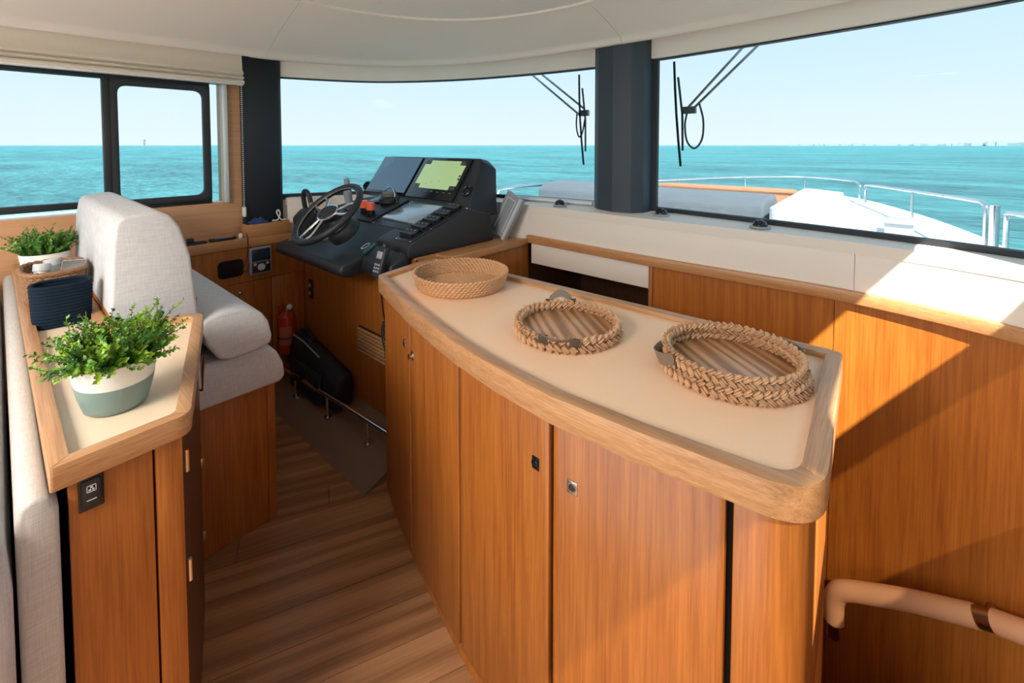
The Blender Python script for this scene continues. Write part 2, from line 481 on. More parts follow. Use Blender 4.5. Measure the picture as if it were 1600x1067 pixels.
def round_poly(poly, rad, seg=7):
    out = []; n = len(poly)
    for i in range(n):
        r = rad[i]
        p0, p1, p2 = (Vector(poly[k%n][:2]) for k in (i-1, i, i+1))
        if r <= 0: out.append((p1.x, p1.y)); continue
        a = (p0-p1).normalized(); b2 = (p2-p1).normalized()
        th = a.angle(b2); L = r/math.tan(th/2)
        s_, e_ = p1+a*L, p1+b2*L
        for k in range(seg+1):
            t = k/seg
            q = s_*(1-t)**2 + p1*2*t*(1-t) + e_*t*t
            out.append((q.x, q.y))
    return out

def wall_strip(line, z0, z1, th):        # vertical slab along a 2D line, th to the left
    off = offset_line(line, th)
    return G().slab([[(x,y,z0) for x,y in line],[(x,y,z1) for x,y in line]],
                    [[(x,y,z0) for x,y in off],[(x,y,z1) for x,y in off]])

def cut(line, f0, f1):                   # part of a polyline where f0 <= x <= f1
    return [p for p in line if f0-1e-9 <= p[0] <= f1+1e-9]

def resample(line, n):
    P = [Vector((p[0], p[1])) for p in line]; d = [0]
    for i in range(1, len(P)): d.append(d[-1]+(P[i]-P[i-1]).length)
    out = []; j = 0
    for k in range(n):
        t = d[-1]*k/(n-1)
        while j < len(P)-2 and d[j+1] < t: j += 1
        u = (t-d[j])/max(d[j+1]-d[j], 1e-9)
        q = P[j].lerp(P[j+1], min(max(u,0),1)); out.append((q.x, q.y))
    return out

def frame_M(o, ex, ez):                  # matrix: local x along ex, local z along ez
    ez = Vector(ez).normalized(); ex = Vector(ex); ex = (ex-ez*ex.dot(ez)).normalized(); ey = ez.cross(ex)
    M = Matrix((ex, ey, ez)).transposed().to_4x4(); M.translation = Vector(o); return M

# ------------------------------------------------------------------ SETTING: sea, shore, hull
g = G(); g.add([(-9000,-9000,-1.3),(9000,-9000,-1.3),(9000,9000,-1.3),(-9000,9000,-1.3)], [(0,1,2,3)])
struct('sea', g, SEA, 'rippled turquoise sea reaching to the horizon')

# windshield plan (x to starboard, y forward)
WS = [(p.x,p.y) for p in spline([(-3.03,1.02),(-2.99,1.25),(-2.74,1.70),(-2.3,1.99),(-1.8,2.14),(-1.3,2.21),(-0.96,2.205),(-0.31,2.12),(0.25,2.0),(0.53,1.82),(0.69,1.53)], 8)]
# bulkhead (front of the window ledge)
BH = [(p.x,p.y) for p in spline([(-1.60,1.985),(-1.2,1.97),(-0.85,1.96),(-0.5,1.965),(-0.168,1.965),(0.08,1.925),(0.27,1.865),(0.45,1.775),(0.595,1.665)], 8)]
BHL = [(p.x,p.y) for p in spline([(-2.93,1.20),(-2.80,1.47),(-2.47,1.75),(-2.05,1.93),(-1.60,1.985)], 8)]

# floor: base slab and planks
fb = struct('floor', G().box(-3.05,0.62,-2.5,1.42,-0.06,-0.013), W_DARK, 'brown oak plank floor of the wheelhouse')
def clip(poly, x0, x1, y0, y1):
    def cl(P, f):
        o = []
        for i in range(len(P)):
            a, c = P[i-1], P[i]; fa, fc = f(a), f(c)
            if (fa >= 0) != (fc >= 0):
                t = fa/(fa-fc); o.append((a[0]+(c[0]-a[0])*t, a[1]+(c[1]-a[1])*t))
            if fc >= 0: o.append(c)
        return o
    for f in (lambda p: p[0]-x0, lambda p: x1-p[0], lambda p: p[1]-y0, lambda p: y1-p[1]):
        poly = cl(poly, f)
        if len(poly) < 3: return []
    return poly
dv = Vector((math.cos(FL_ANG), math.sin(FL_ANG))); nv = Vector((-dv.y, dv.x)); PW = 0.128
rp_ = random.Random(3)
for i in range(-26, 27):
    s0 = -5 + rp_.random()*1.6
    while s0 < 5:
        L = 1.5+rp_.random()*0.5
        c = [dv*a+nv*b2+Vector((-1.4,0.4)) for a, b2 in ((s0,i*PW),(s0+L-0.002,i*PW),(s0+L-0.002,(i+1)*PW-0.002),(s0,(i+1)*PW-0.002))]
        q = clip([(p.x,p.y) for p in c], -2.86, 0.58, -2.4, 1.37)
        s0 += L
        if len(q) >= 3:
            area = abs(sum(q[k-1][0]*q[k][1]-q[k][0]*q[k-1][1] for k in range(len(q))))/2
            if area > 0.002:
                obj('plank', G().prism(q, -0.012, 0.0), rp_.choice(FLOORS), fb, smooth=False)

# stairwell beside the bulkhead
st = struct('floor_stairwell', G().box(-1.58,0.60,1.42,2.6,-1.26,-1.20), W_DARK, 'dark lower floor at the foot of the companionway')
for k, (xa, xb, zt) in enumerate(((0.40,0.60,-0.50),(0.15,0.40,-0.74),(-0.10,0.15,-0.98))):
    obj('stair_tread', G().box(xa,xb,1.42,1.90,zt-0.04,zt), FLOORS[0], st)
obj('well_side', G().box(-1.58,0.60,1.425,1.445,-1.2,-0.03), W_V, st)

# port wall with window opening
g = G().box(-3.10,-3.0,-2.5,1.02,-0.03,1.165)
g.box(-3.10,-3.0,-2.5,1.02,1.86,2.2).box(-3.10,-3.0,0.872,1.02,1.165,1.86).box(-3.10,-3.0,-2.5,-1.3,1.165,1.86)
wp = struct('wall_port', g, W_PALE, 'pale oak wall panel under the side window')
obj('jamb_strip', G().box(-3.004,-2.97,0.872,0.890,1.165,1.86), GREYL, wp, bevel=0.002)

# starboard wall: upper sliding window open, lower pane dark
g = G().box(0.61,0.66,-2.5,1.85,-1.2,0.86).box(0.61,0.66,-2.5,1.60,2.08,2.2).box(0.61,0.66,-2.5,-1.6,0.86,2.08)
ws = struct('wall_starboard', g, W_PALE, 'starboard cabin wall outside the picture')
def rrect(x0, x1, y0, y1, r, seg=7):
    return round_poly([(x0,y0),(x1,y0),(x1,y1),(x0,y1)], [r]*4, seg)
win = struct('window_4', None, None, 'starboard side window outside the picture')
def yzframe(y0,y1,z0,z1,bw,r,x0,x1):
    o = rrect(y0,y1,z0,z1,0.004); i_ = rrect(y0+bw,y1-bw,z0+bw,z1-bw,r)
    gg = G().ring(o,i_,x0,x1); gg.v = [(p[2],p[0],p[1]) for p in gg.v]; return gg
obj('window_frame', yzframe(0.20,1.60,1.47,2.09,0.055,0.10,0.61,0.66), PILL, win)
obj('window_frame', yzframe(0.20,1.80,0.86,1.475,0.035,0.06,0.61,0.66), PILL, win)
obj('window_pane', G().box(0.632,0.638,0.22,1.78,0.88,1.48), GLD, win)
obj('window_frame', yzframe(-1.6,0.21,0.86,2.09,0.045,0.06,0.61,0.66), PILL, win)
obj('window_pane', G().box(0.632,0.638,-1.57,0.17,0.89,2.06), GLD, win)
# aft wall with wide door opening
g = G().box(-3.1,-2.95,-2.58,-2.5,-0.03,2.2).box(0.55,0.66,-2.58,-2.5,-0.03,2.2).box(-2.95,0.55,-2.58,-2.5,2.08,2.2)
struct('wall_aft', g, W_PALE, 'aft cabin wall with open doorway behind the viewer')
struct('deck_aft', G().box(-3.3,0.9,-6.5,-2.58,-0.10,-0.03), WHITE, 'white cockpit deck behind the viewer')

# roof
roofp = [(p[0],p[1]) for p in offset_line(WS, 0.10)]
g = G().prism([(0.72,-3.2)]+[p for p in reversed(roofp)]+[(-3.14,-3.2)], 2.22, 2.32)
struct('roof', g, WHITE, 'white cabin roof over the wheelhouse')

# ceiling: recessed panel, sloping headliner fascia in three panels
LIP = [(-2.84,-2.45),(-2.84,0.03),(-2.79,0.72),(-2.76,1.03),(-2.69,1.28),(-2.48,1.62),(-2.12,1.855),(-1.72,1.975),(-1.30,2.02),(-1.10,2.03),(-0.75,2.02),(-0.40,1.985),(-0.145,1.945),(0.15,1.86),(0.38,1.62),(0.45,1.15),(0.47,0.2),(0.47,-2.45)]
REC = [(-2.02,-2.45),(-2.02,-0.2),(-2.02,0.55),(-2.02,0.90),(-1.985,1.14),(-1.86,1.42),(-1.66,1.61),(-1.42,1.71),(-1.20,1.745),(-1.10,1.745),(-0.90,1.72),(-0.70,1.65),(-0.56,1.53),(-0.42,1.36),(-0.33,1.16),(-0.28,0.90),(-0.28,0.1),(-0.28,-2.45)]
L3 = spline(LIP, 6); R3 = spline(REC, 6)
WSI = resample(offset_line(WS, -0.012), 40)
ce = struct('ceiling', None, None, 'cream headliner ceiling curving over the windshield')
cp = [(p.x,p.y) for p in R3]
def near_ws(p):
    q = Vector((p.x,p.y)); c = min(WSI, key=lambda s_: (Vector(s_)-q).length)
    if p.y < 1.0: return (-2.985 if p.x < -1 else 0.60, p.y)
    return c
def fascia(i0, i1, name):
    prof = [(-1.0, 2.035), (-0.5, 2.015), (-0.12, 2.0), (-0.04, 2.0), (0.0, 2.004), (0.02, 2.012), (0.04, 2.024), (0.10, 2.036), (0.25, 2.055), (0.5, 2.088), (0.75, 2.115), (0.93, 2.130), (1.0, 2.134)]
    A = []; B = []
    for t, z in prof:
        ra = []; rb = []
        for k in range(i0, i1+1):
            l, r_ = L3[k], R3[k]; w = near_ws(l)
            if t >= 0: q = l.lerp(r_, t); x, y = q.x, q.y
            else: x = l.x+(w[0]-l.x)*-t; y = l.y+(w[1]-l.y)*-t
            ra.append((x,y,z)); rb.append((x,y,z+0.05 if t > 0.05 or t < -0.2 else z+0.03))
        A.append(ra); B.append(rb)
    return obj(name, G().slab(A, B), HEAD, ce, ang=60)
# panel joints at the two thin seams seen above the pillars
def gap(k, s_):
    d = (L3[k+1]-L3[k]); dr = (R3[k+1]-R3[k]); L3[k] = L3[k]+d*s_; R3[k] = R3[k]+dr*s_
fascia(0, 18, 'headliner_panel')
gap(18, 0.03); fascia(18, 55, 'headliner_panel')
gap(55, 0.03); fascia(55, len(L3)-1, 'headliner_panel')
obj('ceiling_panel', G().prism(inset(list(reversed(cp)), -0.03) if False else cp[::-1], 2.145, 2.185), HEAD2, ce)
# header strip between lip and glass
hd = struct('trim_1', wall_strip(offset_line(WS, -0.035), 1.935, 2.10, 0.06), HEAD, 'cream header strip over the windshield glass', ang=60)

# centre and port pillars
pc = round_poly([(-1.262,2.24),(-1.262,2.135),(-1.205,2.075),(-1.105,2.045),(-1.01,2.055),(-0.965,2.10),(-0.955,2.24)], [0,0.02,0.004,0.004,0.02,0.02,0], 4)
struct('trim_2', G().prism(pc, 1.13, 2.03), PILL, 'charcoal faceted pillar between the two windshield panes', smooth=True, ang=12)
pl = [(-3.05,0.965),(-2.955,0.965),(-2.955,1.17),(-2.97,1.19),(-3.06,1.19)]
struct('trim_3', G().prism(pl, 0.955, 2.03), PILLB, 'black corner pillar beside the side window', bevel=0.004)

struct('wall_bow', wall_strip([p for p in WS if not (-1.62 < p[0] < -0.80)], -0.8, 1.155, 0.03) if False else wall_strip([p for p in WS if p[0] <= -1.6], -0.8, 1.15, 0.03), WHITE, 'hull wall below the port half of the windshield', ang=60)
struct('wall_brow', wall_strip(WS, 1.95, 2.22, 0.03), WHITE, 'brow above the windshield', ang=60)

# windshield glass and seals
def pane(name, x0, x1, lab):
    w = struct(name, None, None, lab)
    L = cut(WS, x0, x1)
    obj('pane', wall_strip(L, 1.15, 1.955, 0.008), GL, w, ang=60)
    for z0, z1 in ((1.15,1.185),(1.928,1.955)):
        obj('seal', wall_strip(offset_line(L, -0.008), z0, z1, 0.03), RUB, w, ang=60)
    for p in (L[0], L[-1]):
        obj('seal', G().box(p[0]-0.012,p[0]+0.012,p[1]-0.012,p[1]+0.012,1.15,1.95), RUB, w)
    return w
WSd = resample(WS, 240); WS_keep = WS; WS = WSd
pane('window_2', -3.02, -1.235, 'curved windshield pane above the helm')
pane('window_3', -0.955, 0.70, 'wide windshield pane right of the charcoal pillar')

# window ledge: top and front face
n = 60
A_ = resample(BHL, 40)+resample(BH, 80)[1:]
Wl = resample([p for p in WS if True], len(A_))
Wl = [min(WS, key=lambda q, a=a: (q[0]-a[0])**2*1.0+(q[1]-a[1])**2) for a in A_]
Wl[0] = WS[10]
top = [[(x,y,1.160) for x,y in A_], [(x*0.5+w[0]*0.5, y*0.5+w[1]*0.5, 1.163) for (x,y),w in zip(A_,Wl)], [(x,y+0.05,1.166) for x,y in Wl]]
bot = [[(p[0],p[1],1.12) for p in r_] for r_ in top]
ld = struct('trim_4', G().slab(top, bot), LEDGE, 'cream vinyl ledge under the windshield', ang=50)
def face_panel(line, z0, z1, mat, name, parent, th=0.03):
    off = offset_line(line, th)
    A = [[(x,y,z0) for x,y in line],[(x,y,z1-0.02) for x,y in line],[(x*0.8+o[0]*0.2,y*0.8+o[1]*0.2,z1-0.005) for (x,y),o in zip(line,off)],[(x*0.3+o[0]*0.7,y*0.3+o[1]*0.7,z1+0.001) for (x,y),o in zip(line,off)]]
    B = [[(x,y,z) for x,y in offset_line(line, th+0.02)] for z in (z0,z1-0.03,z1-0.025,z1-0.02)]
    return obj(name, G().slab(A, B), mat, parent, ang=70)
bhr = resample(BH, 160)
def cutx(line, a, c):
    out = []
    for (p, q) in zip(line, line[1:]):
        for xx in (a, c):
            if (p[0]-xx)*(q[0]-xx) < 0: t = (xx-p[0])/(q[0]-p[0]); out.append((xx, p[1]+(q[1]-p[1])*t))
        if a <= q[0] <= c: out.append(q)
    if a <= line[0][0] <= c: out.insert(0, line[0])
    return sorted(out)
fcs = offset_line(bhr, 0.002)
face_panel(cutx(fcs, -3, -0.1145), 0.985, 1.160, LEDGE, 'face_panel', ld)
face_panel(cutx(fcs, -0.1130, 3), 0.985, 1.160, LEDGE, 'face_panel', ld)
obj('face_backing', wall_strip(cutx(offset_line(bhr, 0.06), -0.2, 0.0), 0.985, 1.13, 0.006), W_CARC, ld)
face_panel(resample(offset_line(BHL,0.002), 40), 0.955, 1.160, LEDGE, 'face_panel', ld)

# oak cap rail under the ledge
o1 = offset_line(bhr, -0.022)
g = G().slab([[(x,y,0.948) for x,y in o1],[(x,y,0.990) for x,y in o1]], [[(x,y,0.948) for x,y in offset_line(bhr,0.03)],[(x,y,0.990) for x,y in offset_line(bhr,0.03)]])
struct('trim_5', g, W_HX, 'oak cap rail running along the front bulkhead', bevel=0.003)

# front bulkhead, oak panels; dark opening on the port side
bw = struct('wall_front', None, None, 'oak panelled bulkhead below the windshield')
for a, c in ((-0.846,-0.1690),(-0.1670,0.592)):
    obj('bulkhead_panel', wall_strip(cutx(bhr, a, c), -1.20, 0.948, 0.02), W_BULK, bw, ang=60)
obj('bulkhead_backing', wall_strip([(x,y) for x,y in offset_line(bhr, 0.022) if -0.84 < x < 0.57], -1.20, 0.945, 0.01), W_CARC, bw, ang=60)
obj('opening_edge', G().box(-0.866,-0.847,1.955,2.02,-1.2,0.948), W_V, bw, bevel=0.002)
obj('corner_post', G().box(0.585,0.62,1.60,1.70,-1.2,1.158), W_BULK, bw)
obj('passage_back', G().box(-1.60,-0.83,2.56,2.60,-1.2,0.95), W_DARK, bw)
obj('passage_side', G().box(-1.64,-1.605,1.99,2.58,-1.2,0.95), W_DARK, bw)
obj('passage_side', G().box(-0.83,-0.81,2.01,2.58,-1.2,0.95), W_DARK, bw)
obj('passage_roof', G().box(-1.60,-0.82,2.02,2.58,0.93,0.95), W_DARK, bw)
obj('valance_board', G().box(-1.565,-0.868,1.965,1.985,0.835,0.946), LEDGE, bw, bevel=0.004)

# helm plinth: front board, ramp, side panel and top
hp = struct('wall_helm', None, None, 'oak plinth and side panel carrying the helm')
obj('front_board', G().box(-2.99,-1.72,1.28,1.30,0,0.955), W_V, hp)
obj('side_board', G().box(-1.62,-1.60,1.445,1.985,-1.2,0.948), W_V, hp)
obj('side_board', G().box(-1.74,-1.72,1.30,1.41,0,0.948), W_V, hp)
obj('plinth_top', G().prism([(-2.87,1.285),(-1.72,1.285),(-1.72,1.405),(-1.612,1.405),(-1.612,1.97),(-2.0,1.90),(-2.42,1.72),(-2.70,1.42)], 0.95, 0.966), W_HY, hp)
obj('edge_trim', G().box(-1.612,-1.586,1.405,1.96,0.938,0.972), W_HY, hp, bevel=0.003)
obj('foot_ramp', G().extx([(0.985,0.001),(1.279,0.001),(1.279,0.10)], -2.87, -1.70), RAMP, hp)
vg = thing('vent_grille', 'pale slatted vent grille low in the oak board below the helm', 'vent', (-2.10,1.275,0.38))
obj('backing', G().box(-2.225,-1.955,1.276,1.279,0.375,0.515), W_CARC, vg)
for k in range(7):
    obj('slat', G().box(-2.22,-1.96,1.264,1.276,0.379+k*0.0195,0.390+k*0.0195), TRIM_M if False else W_RIM, vg, bevel=0.002)
sk = thing('socket_plate', 'small black socket plate on the oak board under the helm', 'socket', (-2.79,1.27,0.57))
obj('plate', G().box(-2.815,-2.765,1.270,1.279,0.535,0.655), BLK, sk, bevel=0.003)
for z in (0.57, 0.62):
    obj('outlet', G().lathe([(0,0),(0.014,0),(0.014,0.004),(0.009,0.004),(0.009,0.001),(0,0.001)], 16, frame_M((-2.79,1.270,z),(1,0,0),(0,-1,0))), NICK, sk)

# side window details
w1 = struct('window_1', None, None, 'black framed sliding side window over the helm seat')
def xbar(y0,y1,z0,z1,x0,x1,name='frame_bar',mat=BLK,b=0.004): return obj(name, G().box(x0,x1,y0,y1,z0,z1), mat, w1, bevel=b)
xbar(-1.3,0.812,1.835,1.862,-3.055,-3.005); xbar(-1.3,0.372,1.190,1.222,-3.055,-3.005)
xbar(0.350,0.378,1.205,1.845,-3.035,-2.995,'mullion')
xbar(0.372,0.815,1.165,1.190,-3.07,-3.015)
def yzring(y0,y1,z0,z1,bw,r,ro,x0,x1):
    o = rrect(y0,y1,z0,z1,ro,8); i_ = rrect(y0+bw,y1-bw,z0+bw,z1-bw,r,8)
    gg = G().ring(o,i_,x0,x1); gg.v = [(p[2],p[0],p[1]) for p in gg.v]; return gg
obj('sliding_frame', yzring(0.374,0.812,1.182,1.842,0.036,0.045,0.012,-3.03,-3.00), BLK, w1, bevel=0.003)
obj('pane', G().box(-3.045,-3.040,-1.28,0.372,1.20,1.85), GL, w1)
obj('pane', G().box(-3.020,-3.015,0.39,0.80,1.20,1.83), GL, w1)
obj('pane', G().box(-3.06,-3.055,0.80,0.872,1.165,1.86), GL, w1)
obj('sill', G().box(-3.14,-3.03,-1.3,0.872,1.150,1.170), WHITE, w1, bevel=0.004)

# ------------------------------------------------------------------ roman blind
bl = thing('roman_blind', 'cream linen roman blind folded up over the side window', 'blind', (-2.93,0.2,1.86))
prof = [(-2.985,2.035),(-2.945,2.035),(-2.940,1.99),(-2.934,1.94),(-2.918,1.925),(-2.914,1.915),(-2.930,1.910),(-2.936,1.905),(-2.912,1.898),(-2.906,1.890),(-2.928,1.886),(-2.934,1.882),(-2.908,1.876),(-2.902,1.866),(-2.910,1.858),(-2.94,1.856),(-2.985,1.862)]
obj('folded_fabric', G().exty(prof, -1.5, 0.962), BLIND, bl, ang=50)
obj('hem_bar', G().box(-2.96,-2.915,-1.5,0.960,1.850,1.858), WHITE, bl, bevel=0.002)
ch = thing('blind_chain', 'grey beaded blind chain with white weight beside the black pillar', 'chain', (-2.945,0.957,1.09))
g = G()
for k in range(64):
    for dx in (0, 0.012):
        g.lump(Matrix.Translation((-2.944+dx,0.955,1.13+k*0.0115)) @ Matrix.Scale(0.0032,4), 5, 4)
obj('beads', g, GREYL, ch, kind='stuff')
obj('weight', G().box(-2.952,-2.924,0.946,0.964,1.075,1.135), WHITE, ch, bevel=0.006)

# ------------------------------------------------------------------ galley island
BASE = [(-1.615,1.012),(-1.50,0.972),(-1.36,0.926),(-1.214,0.880),(-1.06,0.838),(-0.903,0.800),(-0.73,0.772),(-0.548,0.758),(-0.36,0.768),(-0.073,0.800),(-0.100,1.420),(-1.685,1.375)]
RAD = [0.05,0,0,0,0,0,0,0,0,0.095,0.03,0.02]
def outline(w, radd=True):
    b_ = inset(BASE, w)
    return round_poly(b_, [max(r-w,0.006) if r > 0 else 0 for r in RAD], 9)
top_o, top_i = outline(0), outline(0.036)
wt = thing('worktop', 'island worktop of peach leatherette inside a raised oak rim', 'worktop', (-0.8,1.08,0.905))
nT = len(top_o); iN = 9+9+5; iF = 9+9+10
iA = next(i for i in range(nT) if top_o[i][0] > -0.095 and top_o[i][1] > 0.85)
iC2 = next(i for i in range(iA, nT) if top_o[i][1] > 1.40 and top_o[i][0] < -0.105)
obj('oak_rim', G().ringseg(top_o, top_i, list(range(0, iA+1)), 0.905, 0.966), W_RIM, wt, bevel=0.0025, seg=2)
obj('oak_rim', G().ringseg(top_o, top_i, list(range(iA, iC2+1)), 0.905, 0.966), W_RIMY, wt, bevel=0.0025, seg=2)
obj('oak_rim', G().ringseg(top_o, top_i, list(range(iC2, nT))+[0], 0.905, 0.966), W_RIM, wt, bevel=0.0025, seg=2)
obj('inlay', G().prism(outline(0.035), 0.91, 0.950), INLAY, wt)
ic = thing('island_cabinet', 'curved oak galley island with four doors', 'cabinet', (-0.8,1.08,0))
obj('carcass', G().prism(outline(0.052), 0.0, 0.903), W_CARC, ic)
obj('plinth', G().ring(outline(0.040), outline(0.051), 0.001, 0.062), W_V, ic)
face = outline(0.024)
k0 = face.index(min(face, key=lambda p: p[0]+p[1]*0.9)) if False else 0
# order along the outline: starts at the port front corner, runs to starboard, then aft face, back
def resamp_poly(P, d=0.012):
    out = []
    P = P+[P[0]]
    for i in range(len(P)-1):
        a, c = Vector(P[i]), Vector(P[i+1]); m = max(1, int((c-a).length/d))
        for k in range(m): q = a.lerp(c, k/m); out.append((q.x,q.y))
    return out
fd = resamp_poly(face)
iB = max(range(len(fd)), key=lambda i: fd[i][0]-fd[i][1])      # starboard front corner
front = fd[:iB]
def seg_front(x0, x1): return [p for p in front if x0 < p[0] < x1]
def curved(line, z0, z1, th=0.02): return wall_strip(line, z0, z1, th)
doors = []
SE = [-1.272,-0.915,-0.565,-0.209]
left_end = [p for p in fd[-14:]]+[p for p in front if p[0] < SE[0]-0.002]
def panel(name, line): return obj(name, curved(line, 0.066, 0.900), W_V, ic, ang=50, bevel=0.0015, seg=1)
pn = panel('door', seg_front(-1.62, SE[0]-0.002)); doors.append(pn)
for a, c in ((SE[0],SE[1]),(SE[1],SE[2]),(SE[2],SE[3])):
    doors.append(panel('door', seg_front(a+0.0015, c-(0.0015 if c != SE[3] else 0.004))))
iC = max(range(len(fd)), key=lambda i: fd[i][0]+fd[i][1])      # starboard back corner
post = [p for p in fd[:iC-4] if p[0] > SE[3]+0.004]
cpst = panel('corner_post', [p for p in post if p[1] < 1.06]) 
endp = panel('end_panel', [p for p in post if p[1] > 1.063])
back = [p for p in fd[iC:] if p[1] > 1.3]
obj('back_panel', curved([(-0.125,1.394),(-1.65,1.350)], 0.0, 0.900, 0.02), W_V, ic)
obj('side_panel', curved([(-1.655,1.345),(-1.597,1.035)], 0.066, 0.900, 0.02), W_V, ic)
def lock(x, z, par, mat, mat2, nm, sx=0.0125, knob=False):
    p = min(front, key=lambda q: abs(q[0]-x)); i = front.index(p)
    t = Vector((front[i+1][0]-front[i-1][0], front[i+1][1]-front[i-1][1], 0)).normalized(); nrm = Vector((t.y,-t.x,0))
    M = frame_M(Vector((p[0],p[1],z)), t, nrm)
    h = obj(nm, G().box(-sx,sx,-0.0145,0.0145,-0.002,0.0025).xf(M), mat, par, bevel=0.001)
    obj('lock_ring', G().lathe([(0.0085,0.002),(0.0105,0.002),(0.0105,0.004),(0.0085,0.004),(0.0085,0.002)], 24, M), mat, h)
    L = 0.016 if knob else 0.0045
    obj('push_button', G().lathe([(0.0,0.002),(0.0075,0.002),(0.0055 if knob else 0.0078,L*0.6),(0.0085 if knob else 0.0075,L*0.8),(0.0085 if knob else 0.006,L),(0,L)], 24, M), mat2, h)
lock(-1.33, 0.79, doors[0], NICK, BLK, 'latch_plate', 0.010)
lock(-1.245, 0.78, doors[1], NICK, NICK, 'latch_plate', 0.012, True)
lock(-0.612, 0.775, doors[2], BLKS, BLKS, 'latch_plate', 0.0105)
lock(-0.505, 0.772, doors[3], NICK, BLK, 'latch_plate', 0.0125)
obj('flush_pull', G().box(-0.121,-0.114,1.00,1.03,0.46,0.56), BRASS, cpst, bevel=0.002)

# ------------------------------------------------------------------ baskets on the island
def basket_straw():
    c = Vector((-1.290,1.180,0.950)); r0, r1, h = 0.158, 0.180, 0.055
    t = thing('straw_basket', 'round shallow straw basket at the helm end of the island', 'basket', c, 'baskets on the island')
    g = G(); rows = 7
    for k in range(rows):
        z = 0.004+h*k/(rows-1); r = r0+(r1-r0)*(k/(rows-1))**0.55; nl = 66
        for i in range(nl):
            a = 2*math.pi*(i+0.5*(k%2))/nl
            ctr = c+Vector((math.cos(a)*r, math.sin(a)*r, z)); tan = Vector((-math.sin(a), math.cos(a), 0)); out = Vector((math.cos(a), math.sin(a), 0))
            d = (tan+Vector((0,0,0.45))+out*0.1).normalized()
            M = frame_M(ctr, out, d) @ Matrix.Diagonal((0.0068,0.0060,0.0128*random.uniform(0.85,1.15),1))
            g.lump(M, 6, 4)
    obj('woven_wall', g, STRAW, t, kind='stuff')
    g = G(); rr = 0.006
    while rr < r0:
        nl = max(6, int(2*math.pi*rr/0.0145))
        for i in range(nl):
            a = 2*math.pi*i/nl
            ctr = c+Vector((math.cos(a)*rr, math.sin(a)*rr, 0.0045)); tan = Vector((-math.sin(a), math.cos(a), 0)); out = Vector((math.cos(a), math.sin(a), 0))
            g.lump(frame_M(ctr, out, (tan+out*0.4).normalized()) @ Matrix.Diagonal((0.0062,0.0046,0.0105,1)), 6, 4)
        rr += 0.0105
    obj('coiled_base', g, STRAW, t, kind='stuff')
basket_straw()

def strap(path, w, side, th=0.0022):
    P = [Vector(p) for p in path]; s_ = Vector(side).normalized(); A = []; B = []
    for i, p in enumerate(P):
        tt = (P[min(i+1,len(P)-1)]-P[max(i-1,0)]).normalized(); nn = tt.cross(s_).normalized()
        A.append([p-s_*w/2, p, p+s_*w/2]); B.append([q+nn*th for q in A[-1]])
    return G().slab(A, B)

def raffia_tray(c, r0, r1, h, rows, nl, label, handles, fat, tag_a=None, hw=0.024):
    c = Vector(c)
    t = thing('raffia_tray', label, 'tray', c, 'baskets on the island')
    obj('wooden_base', G().lathe([(0,0.001),(r0-0.004,0.001),(r0-0.004,0.012),(0,0.012)], 56, Matrix.Translation(c)), W_TRAY, t, bevel=0.001)
    g = G(); rnd = random.Random(nl)
    for k in range(rows):
        f = k/max(rows-1,1); z = 0.010+h*f; r = r0+(r1-r0)*f
        for i in range(nl):
            a = 2*math.pi*(i+0.5*(k%2))/nl+rnd.uniform(-0.01,0.01)
            out = Vector((math.cos(a), math.sin(a), 0)); tan = Vector((-math.sin(a), math.cos(a), 0))
            for s_ in (-1, 1):
                for str_ in range(3):
                    d = (tan*0.75+Vector((0,0,1))*0.62*s_*(1 if k%2 else -1)+out*0.25*s_).normalized()
                    ctr = c+out*(r+s_*fat*0.28+rnd.uniform(-1,1)*0.0020)+Vector((0,0,z+s_*fat*0.16+rnd.uniform(-1,1)*0.0018))
                    ctr += (d.cross(out)).normalized()*(str_-1)*fat*0.34
                    M = frame_M(ctr, out, d) @ Matrix.Diagonal((fat*0.50,fat*0.24,math.pi*(r0+r1)/nl*0.60*rnd.uniform(0.85,1.15),1))
                    g.lump(M, 6, 4)
    obj('braided_rim', g, RAFF, t, kind='stuff')
    rt = r1; zt = 0.010+h
    for a, L, flop in handles:
        a = R(a); out = Vector((math.cos(a), math.sin(a), 0)); tan = Vector((-math.sin(a), math.cos(a), 0)); up = Vector((0,0,1))
        pts = []
        for q in range(13):
            u = q/12; x = (u-0.5)*L; b_ = math.sin(u*math.pi)
            pts.append(c+out*(rt*math.cos(x/rt)+fat*0.75+b_*flop[0])+tan*(rt*math.sin(x/rt))+up*(zt+flop[2]+b_*flop[1]))
        obj('leather_handle', strap(pts, hw, up*0.8+out*flop[3]), LEATH, t)
        for e_, s_ in ((pts[0],-1),(pts[-1],1)):
            obj('handle_patch', G().box(-0.013,0.013,-0.012,0.012,-0.001,0.0025).xf(frame_M(e_+out*0.001-up*0.008, tan, out)), DLEATH, t, bevel=0.001)
            if flop[1] >= 0:
                g2 = G()
                for ss in (-1, 1):
                    g2.box(-0.0012,0.0012,-0.008,0.008,0.0025,0.0045).xf(Matrix.Identity(4))
                gg = G()
                for ss in (-1, 1):
                    gg.add(*(lambda q_: (q_.v, q_.f))(G().box(-0.0012,0.0012,-0.008,0.008,0.0025,0.0045).xf(Matrix.Rotation(ss*0.7,4,'Z'))))
                obj('cross_stitch', gg.xf(frame_M(e_+out*0.001-up*0.008, tan, out)), RAFF, t)
    if tag_a is not None:
        a = R(tag_a); out = Vector((math.cos(a), math.sin(a), 0)); tan = Vector((-math.sin(a), math.cos(a), 0))
        obj('metal_tag', G().box(-0.007,0.007,-0.005,0.005,0,0.002).xf(frame_M(c+out*(r1+fat*0.8)+Vector((0,0,zt)), tan, out)), GREYL, t)
    return t
